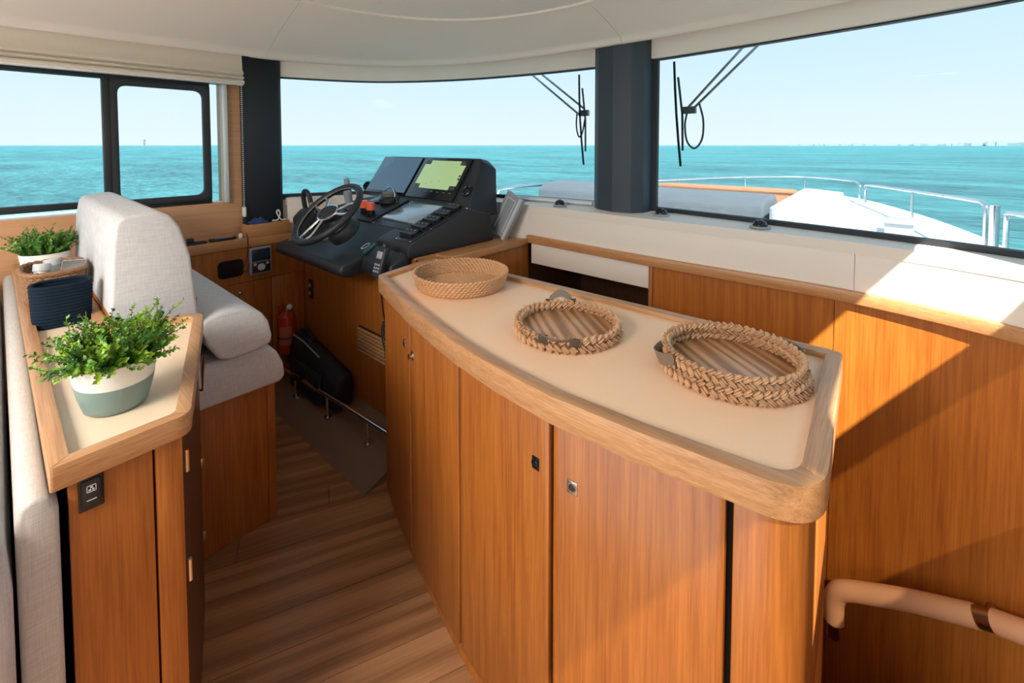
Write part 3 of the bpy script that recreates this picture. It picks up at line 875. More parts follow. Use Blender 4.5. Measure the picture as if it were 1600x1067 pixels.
raffia_tray((-0.735,1.095,0.950), 0.149, 0.144, 0.020, 2, 44, 'low round raffia tray with wooden base in the middle of the island', [(132,0.075,(0.0,0.022,0.010,0.3)),(-65,0.085,(0.004,-0.004,0.012,0.9))], 0.0145, 195)
raffia_tray((-0.303,1.167,0.950), 0.160, 0.149, 0.040, 4, 54, 'tall woven raffia tray with leather handles at the near end of the island', [(222,0.080,(0.024,-0.004,-0.010,0.3)),(44,0.080,(0.012,-0.006,-0.006,0.2))], 0.0115, None, 0.034)

# ------------------------------------------------------------------ sideboard behind the helm seat
SB = [(-1.035,0.040),(-1.047,0.236),(-1.665,0.418),(-1.735,0.205),(-2.975,0.205),(-2.975,0.028)]
SBR = [0.006,0.035,0.05,0.02,0.006,0.006]
def sbo(w): return round_poly(inset(SB, w), [max(r-w*0.6,0.005) for r in SBR], 7)
sw = thing('narrow_worktop', 'narrow cream topped shelf with raised oak rim behind the helm seat', 'worktop', (-1.5,0.13,0.93))
so_, si_ = sbo(0), sbo(0.026); nS = len(so_)
obj('oak_rim', G().ringseg(so_, si_, list(range(4, 13)), 0.930, 0.972), W_RIMY, sw, bevel=0.002)
obj('oak_rim', G().ringseg(so_, si_, list(range(12, nS))+list(range(0,5)), 0.930, 0.972), W_RIM, sw, bevel=0.002)
obj('inlay', G().prism(sbo(0.024), 0.932, 0.954), INLAY2, sw)
sc = thing('sideboard_cabinet', 'narrow oak cabinet with black switch beside the white sofa', 'cabinet', (-1.4,0.13,0))
obj('carcass', G().prism([(-1.07,0.072),(-1.07,0.215),(-1.655,0.388),(-1.725,0.19),(-2.95,0.19),(-2.95,0.06)][::-1], 0.001, 0.928), W_DARK, sc)
obj('end_panel', G().box(-1.070,-1.052,0.062,0.176,0.0,0.929), W_V, sc, bevel=0.002)
obj('end_stile', G().box(-1.070,-1.052,0.1795,0.223,0.0,0.929), W_V, sc, bevel=0.003)
dd = Vector((-0.585,0.173)).normalized()
dr = obj('side_door', G().slab([[(-1.075,0.2265,0.04),(-1.640,0.393,0.04)],[(-1.075,0.2265,0.92),(-1.640,0.393,0.92)]], [[(-1.08,0.212,0.04),(-1.645,0.379,0.04)],[(-1.08,0.212,0.92),(-1.645,0.379,0.92)]]), W_DARK, sc)
for z in (0.875, 0.65, 0.30):
    obj('hinge', G().tube([(-1.056,0.230,z-0.022),(-1.056,0.230,z+0.022)], 0.0042, 10), STEEL, dr)
sp = obj('switch_plate', G().box(-1.052,-1.046,0.0735,0.107,0.868,0.931), BLKS, sc, bevel=0.002)
obj('rocker', G().box(-1.047,-1.043,0.0785,0.102,0.878,0.922), BLK, sp, bevel=0.0015)
g = G().box(-1.0432,-1.0424,0.084,0.0965,0.901,0.9022).box(-1.0432,-1.0424,0.084,0.0965,0.9118,0.913).box(-1.0432,-1.0424,0.084,0.0850,0.901,0.913).box(-1.0432,-1.0424,0.0955,0.0965,0.901,0.913)
g.box(-1.0432,-1.0424,0.0865,0.0895,0.9035,0.9065).box(-1.0432,-1.0424,0.0910,0.0940,0.9035,0.9065).box(-1.0432,-1.0424,0.0885,0.0920,0.9078,0.9105).box(-1.0432,-1.0424,0.0840,0.0965,0.8865,0.8878)
obj('symbol', g, ICON, sp)

# ------------------------------------------------------------------ dinette sofa at the left edge
so = thing('dinette_sofa', 'pale grey upholstered sofa back at the left edge', 'sofa', (-1.9,-0.1,0))
obj('back_panel', G().extx([(0.002,0.0),(0.050,0.0),(0.050,0.90),(0.040,0.925),(0.022,0.932),(0.006,0.925),(0.0,0.9)], -2.95, -1.035), FAB2, so, bevel=0.008, seg=3)
obj('back_cushion', G().extx([(-0.006,0.30),(-0.004,0.80),(-0.010,0.885),(-0.030,0.925),(-0.07,0.945),(-0.115,0.925),(-0.15,0.84),(-0.19,0.40),(-0.16,0.30)], -2.93, -1.0), FAB, so, bevel=0.02, seg=3)
obj('seat_cushion', G().box(-2.93,-1.0,-0.75,-0.05,0.36,0.48), FAB, so, bevel=0.03, seg=3)
obj('base', G().box(-2.93,-1.03,-0.70,-0.002,0.0,0.36), W_V, so)

# ------------------------------------------------------------------ helm seat
hs_ = thing('helm_bench', 'white upholstered helm bench with flip up bolster on an oak base', 'seat', (-2.25,0.5,0))
X0, X1 = -2.72, -1.775
bk = obj('backrest', G().extx([(0.435,0.66),(0.430,0.94),(0.413,1.137),(0.386,1.235),(0.360,1.276),(0.330,1.290),(0.248,1.282),(0.230,1.265),(0.220,1.20),(0.209,1.0),(0.209,0.98)], X0, X1), FAB, hs_, bevel=0.010, seg=4)
def piping(prof, x, name, par, r=0.0032):
    pr = spline([(x,y,z) for y,z in prof], 5, True)
    return obj(name, G().tube(pr, r, 6, closed=True), FAB2, par)
piping([(0.429,0.70),(0.422,0.94),(0.407,1.137),(0.378,1.230),(0.352,1.268),(0.325,1.279),(0.255,1.272),(0.240,1.256),(0.230,1.20),(0.223,1.02),(0.250,0.945),(0.30,0.88),(0.37,0.78),(0.415,0.715)], X1-0.012, 'piping', bk)
obj('back_board', G().box(X0+0.01,X1-0.015,0.207,0.43,0.58,0.985), W_V, hs_)
bo = obj('bolster', G().extx([(0.437,0.885),(0.452,0.905),(0.50,0.917),(0.575,0.910),(0.628,0.882),(0.652,0.840),(0.664,0.780),(0.655,0.752),(0.60,0.742),(0.52,0.738),(0.487,0.752),(0.455,0.81)], X0, X1-0.0), FAB, hs_, bevel=0.020, seg=4)
piping([(0.449,0.878),(0.50,0.905),(0.575,0.898),(0.622,0.870),(0.650,0.79),(0.60,0.755),(0.50,0.754),(0.465,0.81)], X1-0.010, 'piping', bo)
obj('seat_cushion', G().extx([(0.41,0.575),(0.705,0.575),(0.722,0.595),(0.715,0.65),(0.690,0.705),(0.650,0.735),(0.56,0.740),(0.43,0.735),(0.41,0.70)], X0, X1-0.035), FAB, hs_, bevel=0.014, seg=4)
bs = obj('base', G().extx([(0.447,0.0),(0.690,0.0),(0.703,0.02),(0.703,0.574),(0.447,0.574)], X0, -1.868), W_V, hs_, bevel=0.004)
obj('side_stile', G().box(-1.8678,-1.8640,0.672,0.694,0.012,0.572), W_V, bs, bevel=0.0015)
obj('aft_board', G().box(X0,-1.872,0.442,0.446,0.02,0.57), W_DARK, bs)
for z in (0.36, 0.09):
    obj('hinge', G().box(-1.8675,-1.863,0.441,0.456,z-0.018,z+0.018), STEEL, bs, bevel=0.001)
obj('recliner_bracket', G().tube([(-1.79,0.436,0.66),(-1.79,0.440,0.72),(-1.79,0.446,0.78)], 0.006, 8), STEEL, hs_)

# ------------------------------------------------------------------ port side cabinet along the wall
pcb = thing('port_cabinet', 'oak cabinet along the side wall forward of the helm seat', 'cabinet', (-2.94,0.8,0))
obj('body', G().box(-2.965,-2.895,0.22,1.275,0.0,0.90), W_V, pcb)
obj('edge_band', G().box(-2.968,-2.876,0.22,1.275,0.902,0.955), W_HY, pcb, bevel=0.003)
up = obj('upper_panel', G().slab([[(-2.882,0.22,0.70),(-2.882,1.275,0.70)],[(-2.882,0.22,0.90),(-2.882,1.275,0.90)]],[[(-2.894,0.22,0.70),(-2.894,1.275,0.70)],[(-2.894,0.22,0.90),(-2.894,1.275,0.90)]]), W_V, pcb)
g = G().prism(rrect(0.795,0.925,0.742,0.842,0.028), 0, 0.004); g.v = [(-2.880+p[2]-0.003, p[0], p[1]) for p in g.v]
obj('slot_opening', g, BLKS, up)
obj('drawer_front', G().box(-2.894,-2.882,0.22,1.075,0.36,0.697), W_V, pcb, bevel=0.002)
obj('drawer_front', G().box(-2.894,-2.882,1.079,1.275,0.02,0.697), W_V, pcb, bevel=0.002)
obj('drawer_front', G().box(-2.894,-2.882,0.22,1.075,0.02,0.357), W_V, pcb, bevel=0.002)
obj('key_knob', G().lathe([(0,0),(0.012,0),(0.011,0.005),(0.006,0.008),(0,0.008)], 18, frame_M((-2.882,0.905,0.640),(0,1,0),(1,0,0))), NICK, pcb)
bx = thing('oak_box', 'small oak box shelf at the foot of the black pillar', 'box', (-2.92,1.06,0.955))
obj('front', G().box(-2.892,-2.878,0.94,1.19,0.956,1.033), W_HY, bx, bevel=0.002)
obj('end', G().box(-2.95,-2.8922,0.94,0.955,0.956,1.033), W_HY, bx, bevel=0.002)
obj('tray_bottom', G().box(-2.95,-2.8922,0.956,1.19,0.956,1.02), W_HY, bx)
rd = thing('marine_radio', 'blue grey radio panel with round dial on the side cabinet', 'radio', (-2.875,1.01,0.745))
obj('housing', G().box(-2.880,-2.856,0.952,1.072,0.738,0.895), GREY, rd, bevel=0.004)
obj('display', G().box(-2.857,-2.853,0.962,1.064,0.815,0.887), plain('radio_display', (0.015,0.035,0.065,1), 0.2), rd, bevel=0.002)
obj('lower_face', G().box(-2.857,-2.854,0.962,1.064,0.745,0.810), BLK, rd, bevel=0.002)
obj('dial', G().lathe([(0,0),(0.021,0),(0.021,0.003),(0.017,0.008),(0.012,0.004),(0.010,0.007),(0,0.007)], 28, frame_M((-2.854,1.013,0.778),(0,1,0),(1,0,0))), GREYL, rd)
for yy in (0.979, 1.047):
    obj('button', G().lathe([(0,0),(0.008,0),(0.007,0.004),(0,0.004)], 14, frame_M((-2.854,yy,0.798),(0,1,0),(1,0,0))), GREYL, rd)
cd = spline([(-2.872,0.945,0.985),(-2.870,0.948,0.93),(-2.868,0.945,0.86),(-2.868,0.925,0.80),(-2.868,0.915,0.775),(-2.868,0.938,0.765),(-2.868,0.95,0.80),(-2.868,0.965,0.87),(-2.868,0.96,0.905)], 6)
tag(obj('hanging_cord', G().tube(cd, 0.0022, 6), BLK), 'thin black cord looping beside the blue grey radio panel', 'cord')
# loose things on that shelf
rm = thing('remote_control', 'long black remote control lying on the side cabinet shelf', 'remote', (-2.93,0.80,0.956))
obj('case', G().box(-2.945,-2.905,0.77,0.90,0.956,0.970), BLK, rm, bevel=0.004)
obj('keypad', G().box(-2.938,-2.912,0.80,0.89,0.970,0.9725), GREY, rm, bevel=0.001)
cs = thing('glasses_case', 'flat black case with raised clip on the side cabinet shelf', 'case', (-2.93,0.70,0.956))
obj('case', G().box(-2.95,-2.90,0.62,0.755,0.956,0.966), BLK, cs, bevel=0.004)
obj('clip', G().box(-2.935,-2.905,0.665,0.695,0.966,0.990), BLK, cs, bevel=0.004)
tag(obj('white_cap', G().lathe([(0,0.956),(0.011,0.956),(0.012,0.972),(0.009,0.984),(0,0.986)], 16, Matrix.Translation((-2.915,0.925,0))), WHITE), 'tiny white bottle cap on the side cabinet shelf', 'cap')
cl = G(); rr = random.Random(4); A = []; B = []
for i in range(9):
    ra = []; rb = []
    for j in range(7):
        x = -2.945+0.07*j/6; y = 0.97+0.10*i/8; e_ = math.sin(math.pi*i/8)*math.sin(math.pi*j/6)
        z = 1.036+e_*(0.030+0.008*math.sin(i*2.1+j))
        ra.append((x,y,z+0.003)); rb.append((x,y,1.0345))
    A.append(ra); B.append(rb)
tag(obj('folded_cloth', cl.slab(A,B), BLUECL), 'crumpled dark blue cloth on the small oak box', 'cloth')
cc = spline([(-2.91,1.10,1.038),(-2.905,1.13,1.04),(-2.905,1.145,1.075),(-2.905,1.135,1.10),(-2.905,1.125,1.085),(-2.905,1.15,1.04),(-2.905,1.18,1.037)], 6)
tag(obj('charger_cable', G().tube(cc, 0.004, 8), WHITE), 'looped white charger cable on the small oak box', 'cable')

# fire extinguisher
fx = Vector((-2.815,1.135,0.235))
fe = thing('fire_extinguisher', 'small red fire extinguisher hung in the corner below the helm', 'extinguisher', fx)
obj('cylinder', G().lathe([(0,0),(0.045,0.0),(0.050,0.008),(0.050,0.20),(0.046,0.225),(0.030,0.243),(0.018,0.25),(0.016,0.262),(0,0.262)], 28, Matrix.Translation(fx)), RED, fe)
obj('label_patch', G().slab(*[[[ (fx.x+r_*math.cos(a), fx.y+r_*math.sin(a), fx.z+z) for a in [R(-70+10*k) for k in range(9)]] for z in (0.06,0.17)] for r_ in (0.0508,0.0500)]), plain('label_pale', (0.45,0.12,0.08,1), 0.5), fe)
obj('valve', G().lathe([(0,0.26),(0.013,0.26),(0.013,0.29),(0,0.29)], 14, Matrix.Translation(fx)), NICK, fe)
obj('lever', G().tube([(fx.x,fx.y-0.01,fx.z+0.285),(fx.x+0.02,fx.y-0.035,fx.z+0.305),(fx.x+0.03,fx.y-0.06,fx.z+0.300)], 0.006, 8), RED, fe)
obj('lever', G().tube([(fx.x,fx.y-0.01,fx.z+0.278),(fx.x+0.02,fx.y-0.035,fx.z+0.280),(fx.x+0.03,fx.y-0.055,fx.z+0.270)], 0.006, 8), RED, fe)
obj('gauge', G().lathe([(0,0),(0.016,0),(0.016,0.008),(0.012,0.010),(0,0.010)], 18, frame_M((fx.x+0.012,fx.y+0.012,fx.z+0.278),(0,1,0),(1,-0.3,0.2))), GREYL, fe)
obj('bracket', G().tube([(fx.x+0.052*math.cos(R(a)), fx.y+0.052*math.sin(R(a)), fx.z+0.10) for a in range(0,360,15)], 0.004, 6, closed=True), BLK, fe)
obj('wall_hook', G().box(fx.x-0.068,fx.x-0.045,fx.y-0.015,fx.y+0.015,fx.z+0.06,fx.z+0.16), BLK, fe)

# backpack on the ramp
bg = thing('backpack', 'dark navy backpack slumped behind the foot rail', 'bag', (-2.50,1.2,0.07))
g = G().extx([(1.13,0.07),(1.235,0.09),(1.245,0.30),(1.23,0.365),(1.19,0.375),(1.14,0.33),(1.12,0.20)], -2.78, -2.22)
bd = obj('body', g, BAGM, bg, bevel=0.045, seg=4)
for v in bd.data.vertices:
    f = (v.co.x+0.28)/0.52
    v.co.z -= 0.16*max(0, f-0.35)**1.4*(1 if v.co.z > 0.12 else 0.0)
    v.co.z += 0.008*math.sin(v.co.x*25)
obj('front_pocket', G().extx([(1.095,0.09),(1.13,0.09),(1.135,0.24),(1.11,0.22)], -2.70, -2.36), BAGM, bg, bevel=0.018, seg=3)
obj('carry_handle', G().tube(spline([(-2.70,1.19,0.372),(-2.66,1.185,0.405),(-2.60,1.18,0.40),(-2.56,1.18,0.36)], 6), 0.008, 8), BAGM, bg)
obj('shoulder_strap', strap(spline([(-2.62,1.10,0.33),(-2.66,1.085,0.24),(-2.60,1.08,0.17),(-2.50,1.085,0.20),(-2.46,1.10,0.26)], 6), 0.03, (0.3,-0.2,1)), BAGM, bg)
obj('zip', G().tube(spline([(-2.76,1.15,0.352),(-2.6,1.145,0.350),(-2.42,1.145,0.318)], 6), 0.004, 6), GREY, bg)

# foot rail
fr_ = thing('foot_rail', 'stainless tubular foot rail on three posts below the helm', 'rail', (-2.3,1.10,0))
obj('rail_tube', G().tube([(-2.86,1.085,0.165),(-2.3,1.12,0.165),(-1.70,1.155,0.165)], 0.0125, 14), STEEL, fr_)
for x, y in ((-2.62,1.10),(-2.275,1.118),(-1.915,1.138)):
    obj('post', G().tube([(x,y,0.038+(y-1.1)*0.34),(x,y,0.165)], 0.009, 12), STEEL, fr_)
    obj('foot_flange', G().lathe([(0,0.030),(0.018,0.030),(0.018,0.044+(y-1.1)*0.3),(0,0.046+(y-1.1)*0.3)], 16, Matrix.Translation((x,y,0.005))), STEEL, fr_)

# ------------------------------------------------------------------ helm console
hc = thing('helm_console', 'black helm console with two chart screens and steering wheel', 'console', (-2.25,1.4,0.967))
# lower body
lowp = [(1.265,0.968),(1.265,0.875),(1.10,0.862),(1.055,0.875),(1.045,0.90),(1.06,0.93),(1.16,0.955),(1.27,1.005),(1.345,1.066),(1.62,1.160),(1.82,1.16),(1.82,0.968)]
body = obj('body', G().extx(lowp, -2.745, -1.985), BLK, hc, bevel=0.012, seg=3)
obj('side_cheek', G().extx([(1.25,0.968),(1.25,1.0),(1.345,1.06),(1.60,1.150),(1.66,1.15),(1.66,0.968)], -2.825, -2.750), BLK, hc, bevel=0.01, seg=3)
# starboard wing: slopes up to the pod
wing = obj('side_wing', G().extx([(1.245,0.968),(1.245,1.020),(1.262,1.036),(1.635,1.166),(1.80,1.118),(1.825,0.968)], -1.990, -1.722), BLK, hc, bevel=0.008, seg=3)
obj('knee_pad', G().extx([(1.262,0.965),(1.262,0.87),(1.165,0.87),(1.150,0.90),(1.160,0.950),(1.243,1.0)], -1.984, -1.735), BLK, hc, bevel=0.012, seg=3)
# pod with sloping face
def P3(x, s, d=0.0):                     # on pod face: s 0..1 up the slope, d outwards
    f0, f1 = Vector((0,1.640,1.150)), Vector((0,1.835,1.425))
    q = f0.lerp(f1, s); nn = Vector((0,-(f1-f0).z,(f1-f0).y)).normalized()
    return Vector((x, q.y+nn.y*d, q.z+nn.z*d))
fr0 = [P3(-2.835,-0.05),P3(-1.728,-0.05),P3(-1.815,0.95),P3(-1.845,1.0),P3(-2.735,1.0),P3(-2.775,0.94)]
bk0 = [Vector((-2.70,1.70,1.10)),Vector((-1.735,1.87,1.10)),Vector((-1.775,1.91,1.36)),Vector((-1.83,1.90,1.41)),Vector((-2.715,1.875,1.41)),Vector((-2.74,1.86,1.36))]
g = G(); n = 6
g.add([tuple(p) for p in fr0+bk0], [tuple(range(n)), tuple(range(2*n-1,n-1,-1))]+[(i,(i+1)%n,n+(i+1)%n,n+i) for i in range(n)])
pod = obj('screen_pod', g, BLK, hc, bevel=0.012, seg=3)
def pod_quad(x00, x10, x01, x11, s0, s1, d0, d1):   # bottom-left, bottom-right, top-left, top-right
    A = [[P3(x00,s0,d1),P3(x10,s0,d1)],[P3(x01,s1,d1),P3(x11,s1,d1)]]
    B = [[P3(x00,s0,d0),P3(x10,s0,d0)],[P3(x01,s1,d0),P3(x11,s1,d0)]]
    return G().slab(A, B)
# screens
def display(x0, x1, label, lit):
    fr = obj('chart_display', pod_quad(x0,x1,x0,x1,0.115,0.955,0.001,0.012), BLKS, hc, bevel=0.002)
    fr['label'] = label
    if lit:
        # chart area with notched corners
        a0, a1, s0, s1 = x0+0.035, x1-0.028, 0.31, 0.90
        w = a1-a0; nx, ns = 0.052, 0.085
        pts = [(a0+nx,s0),(a1-nx,s0),(a1-nx,s0+ns),(a1,s0+ns),(a1,s1-ns),(a1-nx,s1-ns),(a1-nx,s1),(a0+nx,s1),(a0+nx,s1-ns),(a0,s1-ns),(a0,s0+ns),(a0+nx,s0+ns)]
        g = G(); m = len(pts)
        g.add([tuple(P3(x,s_,0.0122)) for x,s_ in pts]+[tuple(P3(x,s_,0.0128)) for x,s_ in pts], [tuple(range(m-1,-1,-1)), tuple(range(m,2*m))]+[(i,(i+1)%m,m+(i+1)%m,m+i) for i in range(m)])
        obj('chart_area', g, CHART, fr)
        for cx_, cs_ in ((a0,s1-ns),(a1-nx,s1-ns),(a0,s0),(a1-nx,s0)):
            obj('data_box', pod_quad(cx_+0.004,cx_+nx-0.006,cx_+0.004,cx_+nx-0.006,cs_+0.010,cs_+ns-0.012,0.0122,0.0127), plain('data_box', (0.05,0.075,0.06,1), 0.3), fr)
        for k in range(7):
            xx = a0+0.02+k*(w-0.05)/6
            obj('soft_key', pod_quad(xx,xx+0.018,xx,xx+0.018,0.245,0.262,0.0122,0.0126), plain('soft_key', (0.12,0.16,0.14,1), 0.4), fr)
        for sy in (0.52, 0.58):
            obj('data_box', pod_quad(a1-0.016,a1-0.002,a1-0.016,a1-0.002,sy,sy+0.035,0.0130,0.0134), BLKS, fr)
        for px_, ps_ in ((a0+0.14,s0+0.13),(a0+0.21,s0+0.15),(a0+0.10,s0+0.08)):
            obj('chart_mark', pod_quad(px_,px_+0.003,px_,px_+0.003,ps_,ps_+0.02,0.0130,0.0134), BLKS, fr)
    else:
        obj('glass_face', pod_quad(x0+0.006,x1-0.006,x0+0.006,x1-0.006,0.165,0.945,0.0122,0.0130), SCREEN_OFF, fr)
display(-2.775, -2.335, 'dark chart display reflecting the sky', False)
display(-2.318, -1.880, 'chart display showing a pale green map', True)
def louver(x, s_):
    p = P3(x,s_,0); nn = (P3(x,s_,1)-p).normalized(); M = frame_M(p, (1,0,0), nn)
    v = obj('air_vent', G().lathe([(0.018,-0.002),(0.034,-0.002),(0.034,0.010),(0.028,0.014),(0.022,0.010),(0.020,0.0),(0.018,-0.002)], 28, M), BLKS, hc)
    for yy in (-0.010, 0.004):
        obj('louvre', G().box(-0.021,0.021,yy,yy+0.003,-0.001,0.010).xf(M @ Matrix.Rotation(0.3,4,'X')), BLK, v)
louver(-2.805, 0.25); louver(-1.812, 0.345)

# dash plane helper
def D3(x, y, d=0.0): return Vector((x, y - d*0.329, 1.036+(y-1.262)*0.3485 + d*0.944))
DN = Vector((0,-0.329,0.944)); DT = Vector((0,0.944,0.329))
def dash_box(name, x0, x1, y0, y1, d0, d1, mat, par, bevel=0.002):
    A = [[D3(x0,y0,d1),D3(x1,y0,d1)],[D3(x0,y1,d1),D3(x1,y1,d1)]]; B = [[D3(x0,y0,d0),D3(x1,y0,d0)],[D3(x0,y1,d0),D3(x1,y1,d0)]]
    return obj(name, G().slab(A,B), mat, par, bevel=bevel)
dash_box('switch_plate', -1.868, -1.738, 1.268, 1.632, 0.0, 0.004, CARBON, hc)
pdp = dash_box('switch_plate', -2.215, -1.872, 1.352, 1.632, -0.004, 0.0035, CARBON, hc)
dash_box('glossy_pad', -2.185, -1.888, 1.408, 1.600, 0.003, 0.014, PADM, pdp, 0.003)
for yy in (1.318,1.386,1.456,1.526,1.594):
    bk_ = dash_box('switch_bank', -1.852, -1.756, yy-0.029, yy+0.029, 0.004, 0.013, BLKS, hc)
    for k in range(3):
        x0 = -1.850+k*0.031
        A = [[D3(x0,yy-0.026,0.013),D3(x0+0.029,yy-0.026,0.013)],[D3(x0,yy-0.023,0.030),D3(x0+0.029,yy-0.023,0.030)],[D3(x0,yy+0.000,0.023),D3(x0+0.029,yy+0.000,0.023)],[D3(x0,yy+0.023,0.030),D3(x0+0.029,yy+0.023,0.030)],[D3(x0,yy+0.026,0.013),D3(x0+0.029,yy+0.026,0.013)]]
        B = [[q-DN*0.0005 for q in r_] if i in (0,4) else [Vector(q)-DN*0.008 for q in r_] for i, r_ in enumerate(A)]
        rk = obj('rocker', G().slab(A,B), BLK, bk_)
        obj('mark', G().slab([[D3(x0+0.009,yy+0.012,0.0272),D3(x0+0.020,yy+0.012,0.0272)],[D3(x0+0.009,yy+0.016,0.0285),D3(x0+0.020,yy+0.016,0.0285)]],[[D3(x0+0.009,yy+0.012,0.024),D3(x0+0.020,yy+0.012,0.024)],[D3(x0+0.009,yy+0.016,0.024),D3(x0+0.020,yy+0.016,0.024)]]), ICON2, bk_)
for x, y in ((-1.86,1.276),(-1.747,1.276),(-1.747,1.40),(-1.73,1.628),(-2.20,1.36),(-1.89,1.362),(-2.20,1.622)):
    obj('screw', G().lathe([(0,0),(0.004,0),(0.003,0.002),(0,0.0025)], 10, frame_M(D3(x,y,0.003),(1,0,0),DN)), STEEL, hc)
# raised left instrument ridge + compass
rg = obj('instrument_ridge', G().slab([[D3(-2.52,1.352,0.012),D3(-2.225,1.352,0.012)],[D3(-2.52,1.62,0.030),D3(-2.225,1.62,0.016)]],[[D3(-2.52,1.352,-0.004),D3(-2.225,1.352,-0.004)],[D3(-2.52,1.62,-0.004),D3(-2.225,1.62,-0.004)]]), BLK, hc, bevel=0.004)
cmx = D3(-2.345,1.565,0.012)
cp_ = obj('compass', G().lathe([(0,0),(0.062,0),(0.062,0.022),(0.054,0.034),(0.047,0.034),(0.045,0.036),(0,0.036)], 32, Matrix.Translation(cmx)), BLK, hc)
obj('compass_dome', G().lathe([(0.047,0.034)]+[(0.047*math.cos(R(a)),0.034+0.055*math.sin(R(a))) for a in range(8,90,9)]+[(0.001,0.089)], 28, Matrix.Translation(cmx)), GLC, cp_)
obj('compass_card', G().lathe([(0,0.036),(0.037,0.036),(0.040,0.056),(0.032,0.066),(0,0.068)], 24, Matrix.Translation(cmx)), plain('compass_card',(0.30,0.30,0.28,1),0.5,noise=0.9,nscale=160), cp_)
obj('compass_hood', G().tube([cmx+Vector((0.051*math.cos(R(a)),0.004,0.034+0.060*math.sin(R(a)))) for a in range(0,181,12)], 0.004, 8), STEEL, cp_)
obj('compass_fin', G().lathe([(0,0),(0.012,0),(0.007,0.03),(0,0.052)], 10, Matrix.Translation(cmx+Vector((0.080,0.0,0.004)))), BLK, cp_)
for x, y in ((-2.372,1.412),(-2.290,1.402)):
    b0 = D3(x,y,0.012)
    k_ = obj('stop_knob', G().lathe([(0,0),(0.024,0),(0.0235,0.034),(0,0.034)], 20, Matrix.Translation(b0)), BLKS, hc)
    obj('knob_cap', G().lathe([(0,0.0342),(0.025,0.0342),(0.025,0.072),(0.021,0.077),(0,0.077)], 20, Matrix.Translation(b0)), ORG, k_)
tp = dash_box('trim_tab_pad', -2.50, -2.40, 1.52, 1.60, 0.018, 0.030, BLKS, hc, 0.003)
# throttle binnacles
tb = obj('throttle', G().extx([(1.18,0.965),(1.34,1.06),(1.33,1.09),(1.28,1.115),(1.22,1.11),(1.17,1.06)], -2.80, -2.665), BLK, hc, bevel=0.02, seg=3)
obj('throttle_lever', G().tube(spline([(-2.775,1.25,1.08),(-2.775,1.235,1.16),(-2.765,1.23,1.205),(-2.735,1.228,1.222),(-2.70,1.23,1.205),(-2.685,1.235,1.16),(-2.680,1.25,1.09)], 6), 0.014, 12), BLK, tb)
obj('lever_sleeve', G().tube([(-2.6835,1.236,1.158),(-2.680,1.25,1.09)], 0.0155, 12), NICK, tb)
tb = obj('joystick', G().lathe([(0,0),(0.05,0),(0.046,0.02),(0.024,0.035),(0.018,0.05),(0,0.05)], 24, Matrix.Translation(D3(-2.60,1.45,0.0))), BLK, hc)
p = D3(-2.60,1.45,0.04)
obj('joystick_grip', G().tube([p,p+Vector((0.004,-0.01,0.06)),p+Vector((0.008,-0.015,0.11)),p+Vector((0.01,-0.02,0.155))], [0.022,0.026,0.020,0.015], 14), GREY, tb)
# steering wheel
tau = R(49); wc = Vector((-2.183,1.09,1.157)); wn_ = Vector((0,-math.cos(tau),math.sin(tau))); RW = 0.190
MW = frame_M(wc, (1,0,0), wn_)
sw_ = obj('steering_wheel', G().tube([MW @ Vector((RW*math.cos(2*math.pi*k/56), RW*math.sin(2*math.pi*k/56), 0.0)) for k in range(56)], 0.0165, 12, closed=True), BLK, hc)
obj('rim_ring', G().tube([MW @ Vector(((RW-0.0165)*math.cos(2*math.pi*k/56), (RW-0.0165)*math.sin(2*math.pi*k/56), 0.004)) for k in range(56)], 0.0028, 6, closed=True), NICK, sw_)
obj('wheel_hub', G().lathe([(0,-0.03),(0.045,-0.03),(0.056,-0.012),(0.056,0.004),(0.048,0.012),(0,0.014)], 32, MW, 1.25, 0.85), BLK, sw_)
obj('hub_ring', G().tube([MW @ Vector((0.072*math.cos(2*math.pi*k/40), 0.050*math.sin(2*math.pi*k/40), 0.004)) for k in range(40)], 0.005, 8, closed=True), STEEL, sw_)
for a in (20, 160, 270):
    for s_ in (-1, 1):
        a0 = R(a+s_*13); a1 = R(a+s_*9)
        p0 = Vector((0.072*math.cos(a0)*1.0, 0.050*math.sin(a0), 0.0)); p1 = Vector((0.135*math.cos(R(a+s_*15)), 0.135*math.sin(R(a+s_*15)), -0.004)); p2 = Vector(((RW-0.010)*math.cos(a1), (RW-0.010)*math.sin(a1), 0.0))
        obj('spoke', G().tube([MW @ q for q in spline([p0,p1,p2], 6)], [0.0075]*6+[0.0068]*7, 10), STEEL, sw_)
q = MW @ Vector((0,0,-0.02)); 
bt = obj('wheel_column', G().lathe([(0,-0.15),(0.085,-0.15),(0.085,-0.12),(0.070,-0.095),(0.072,-0.08),(0.055,-0.06),(0.040,-0.03),(0,-0.03)], 32, MW), BLK, hc)
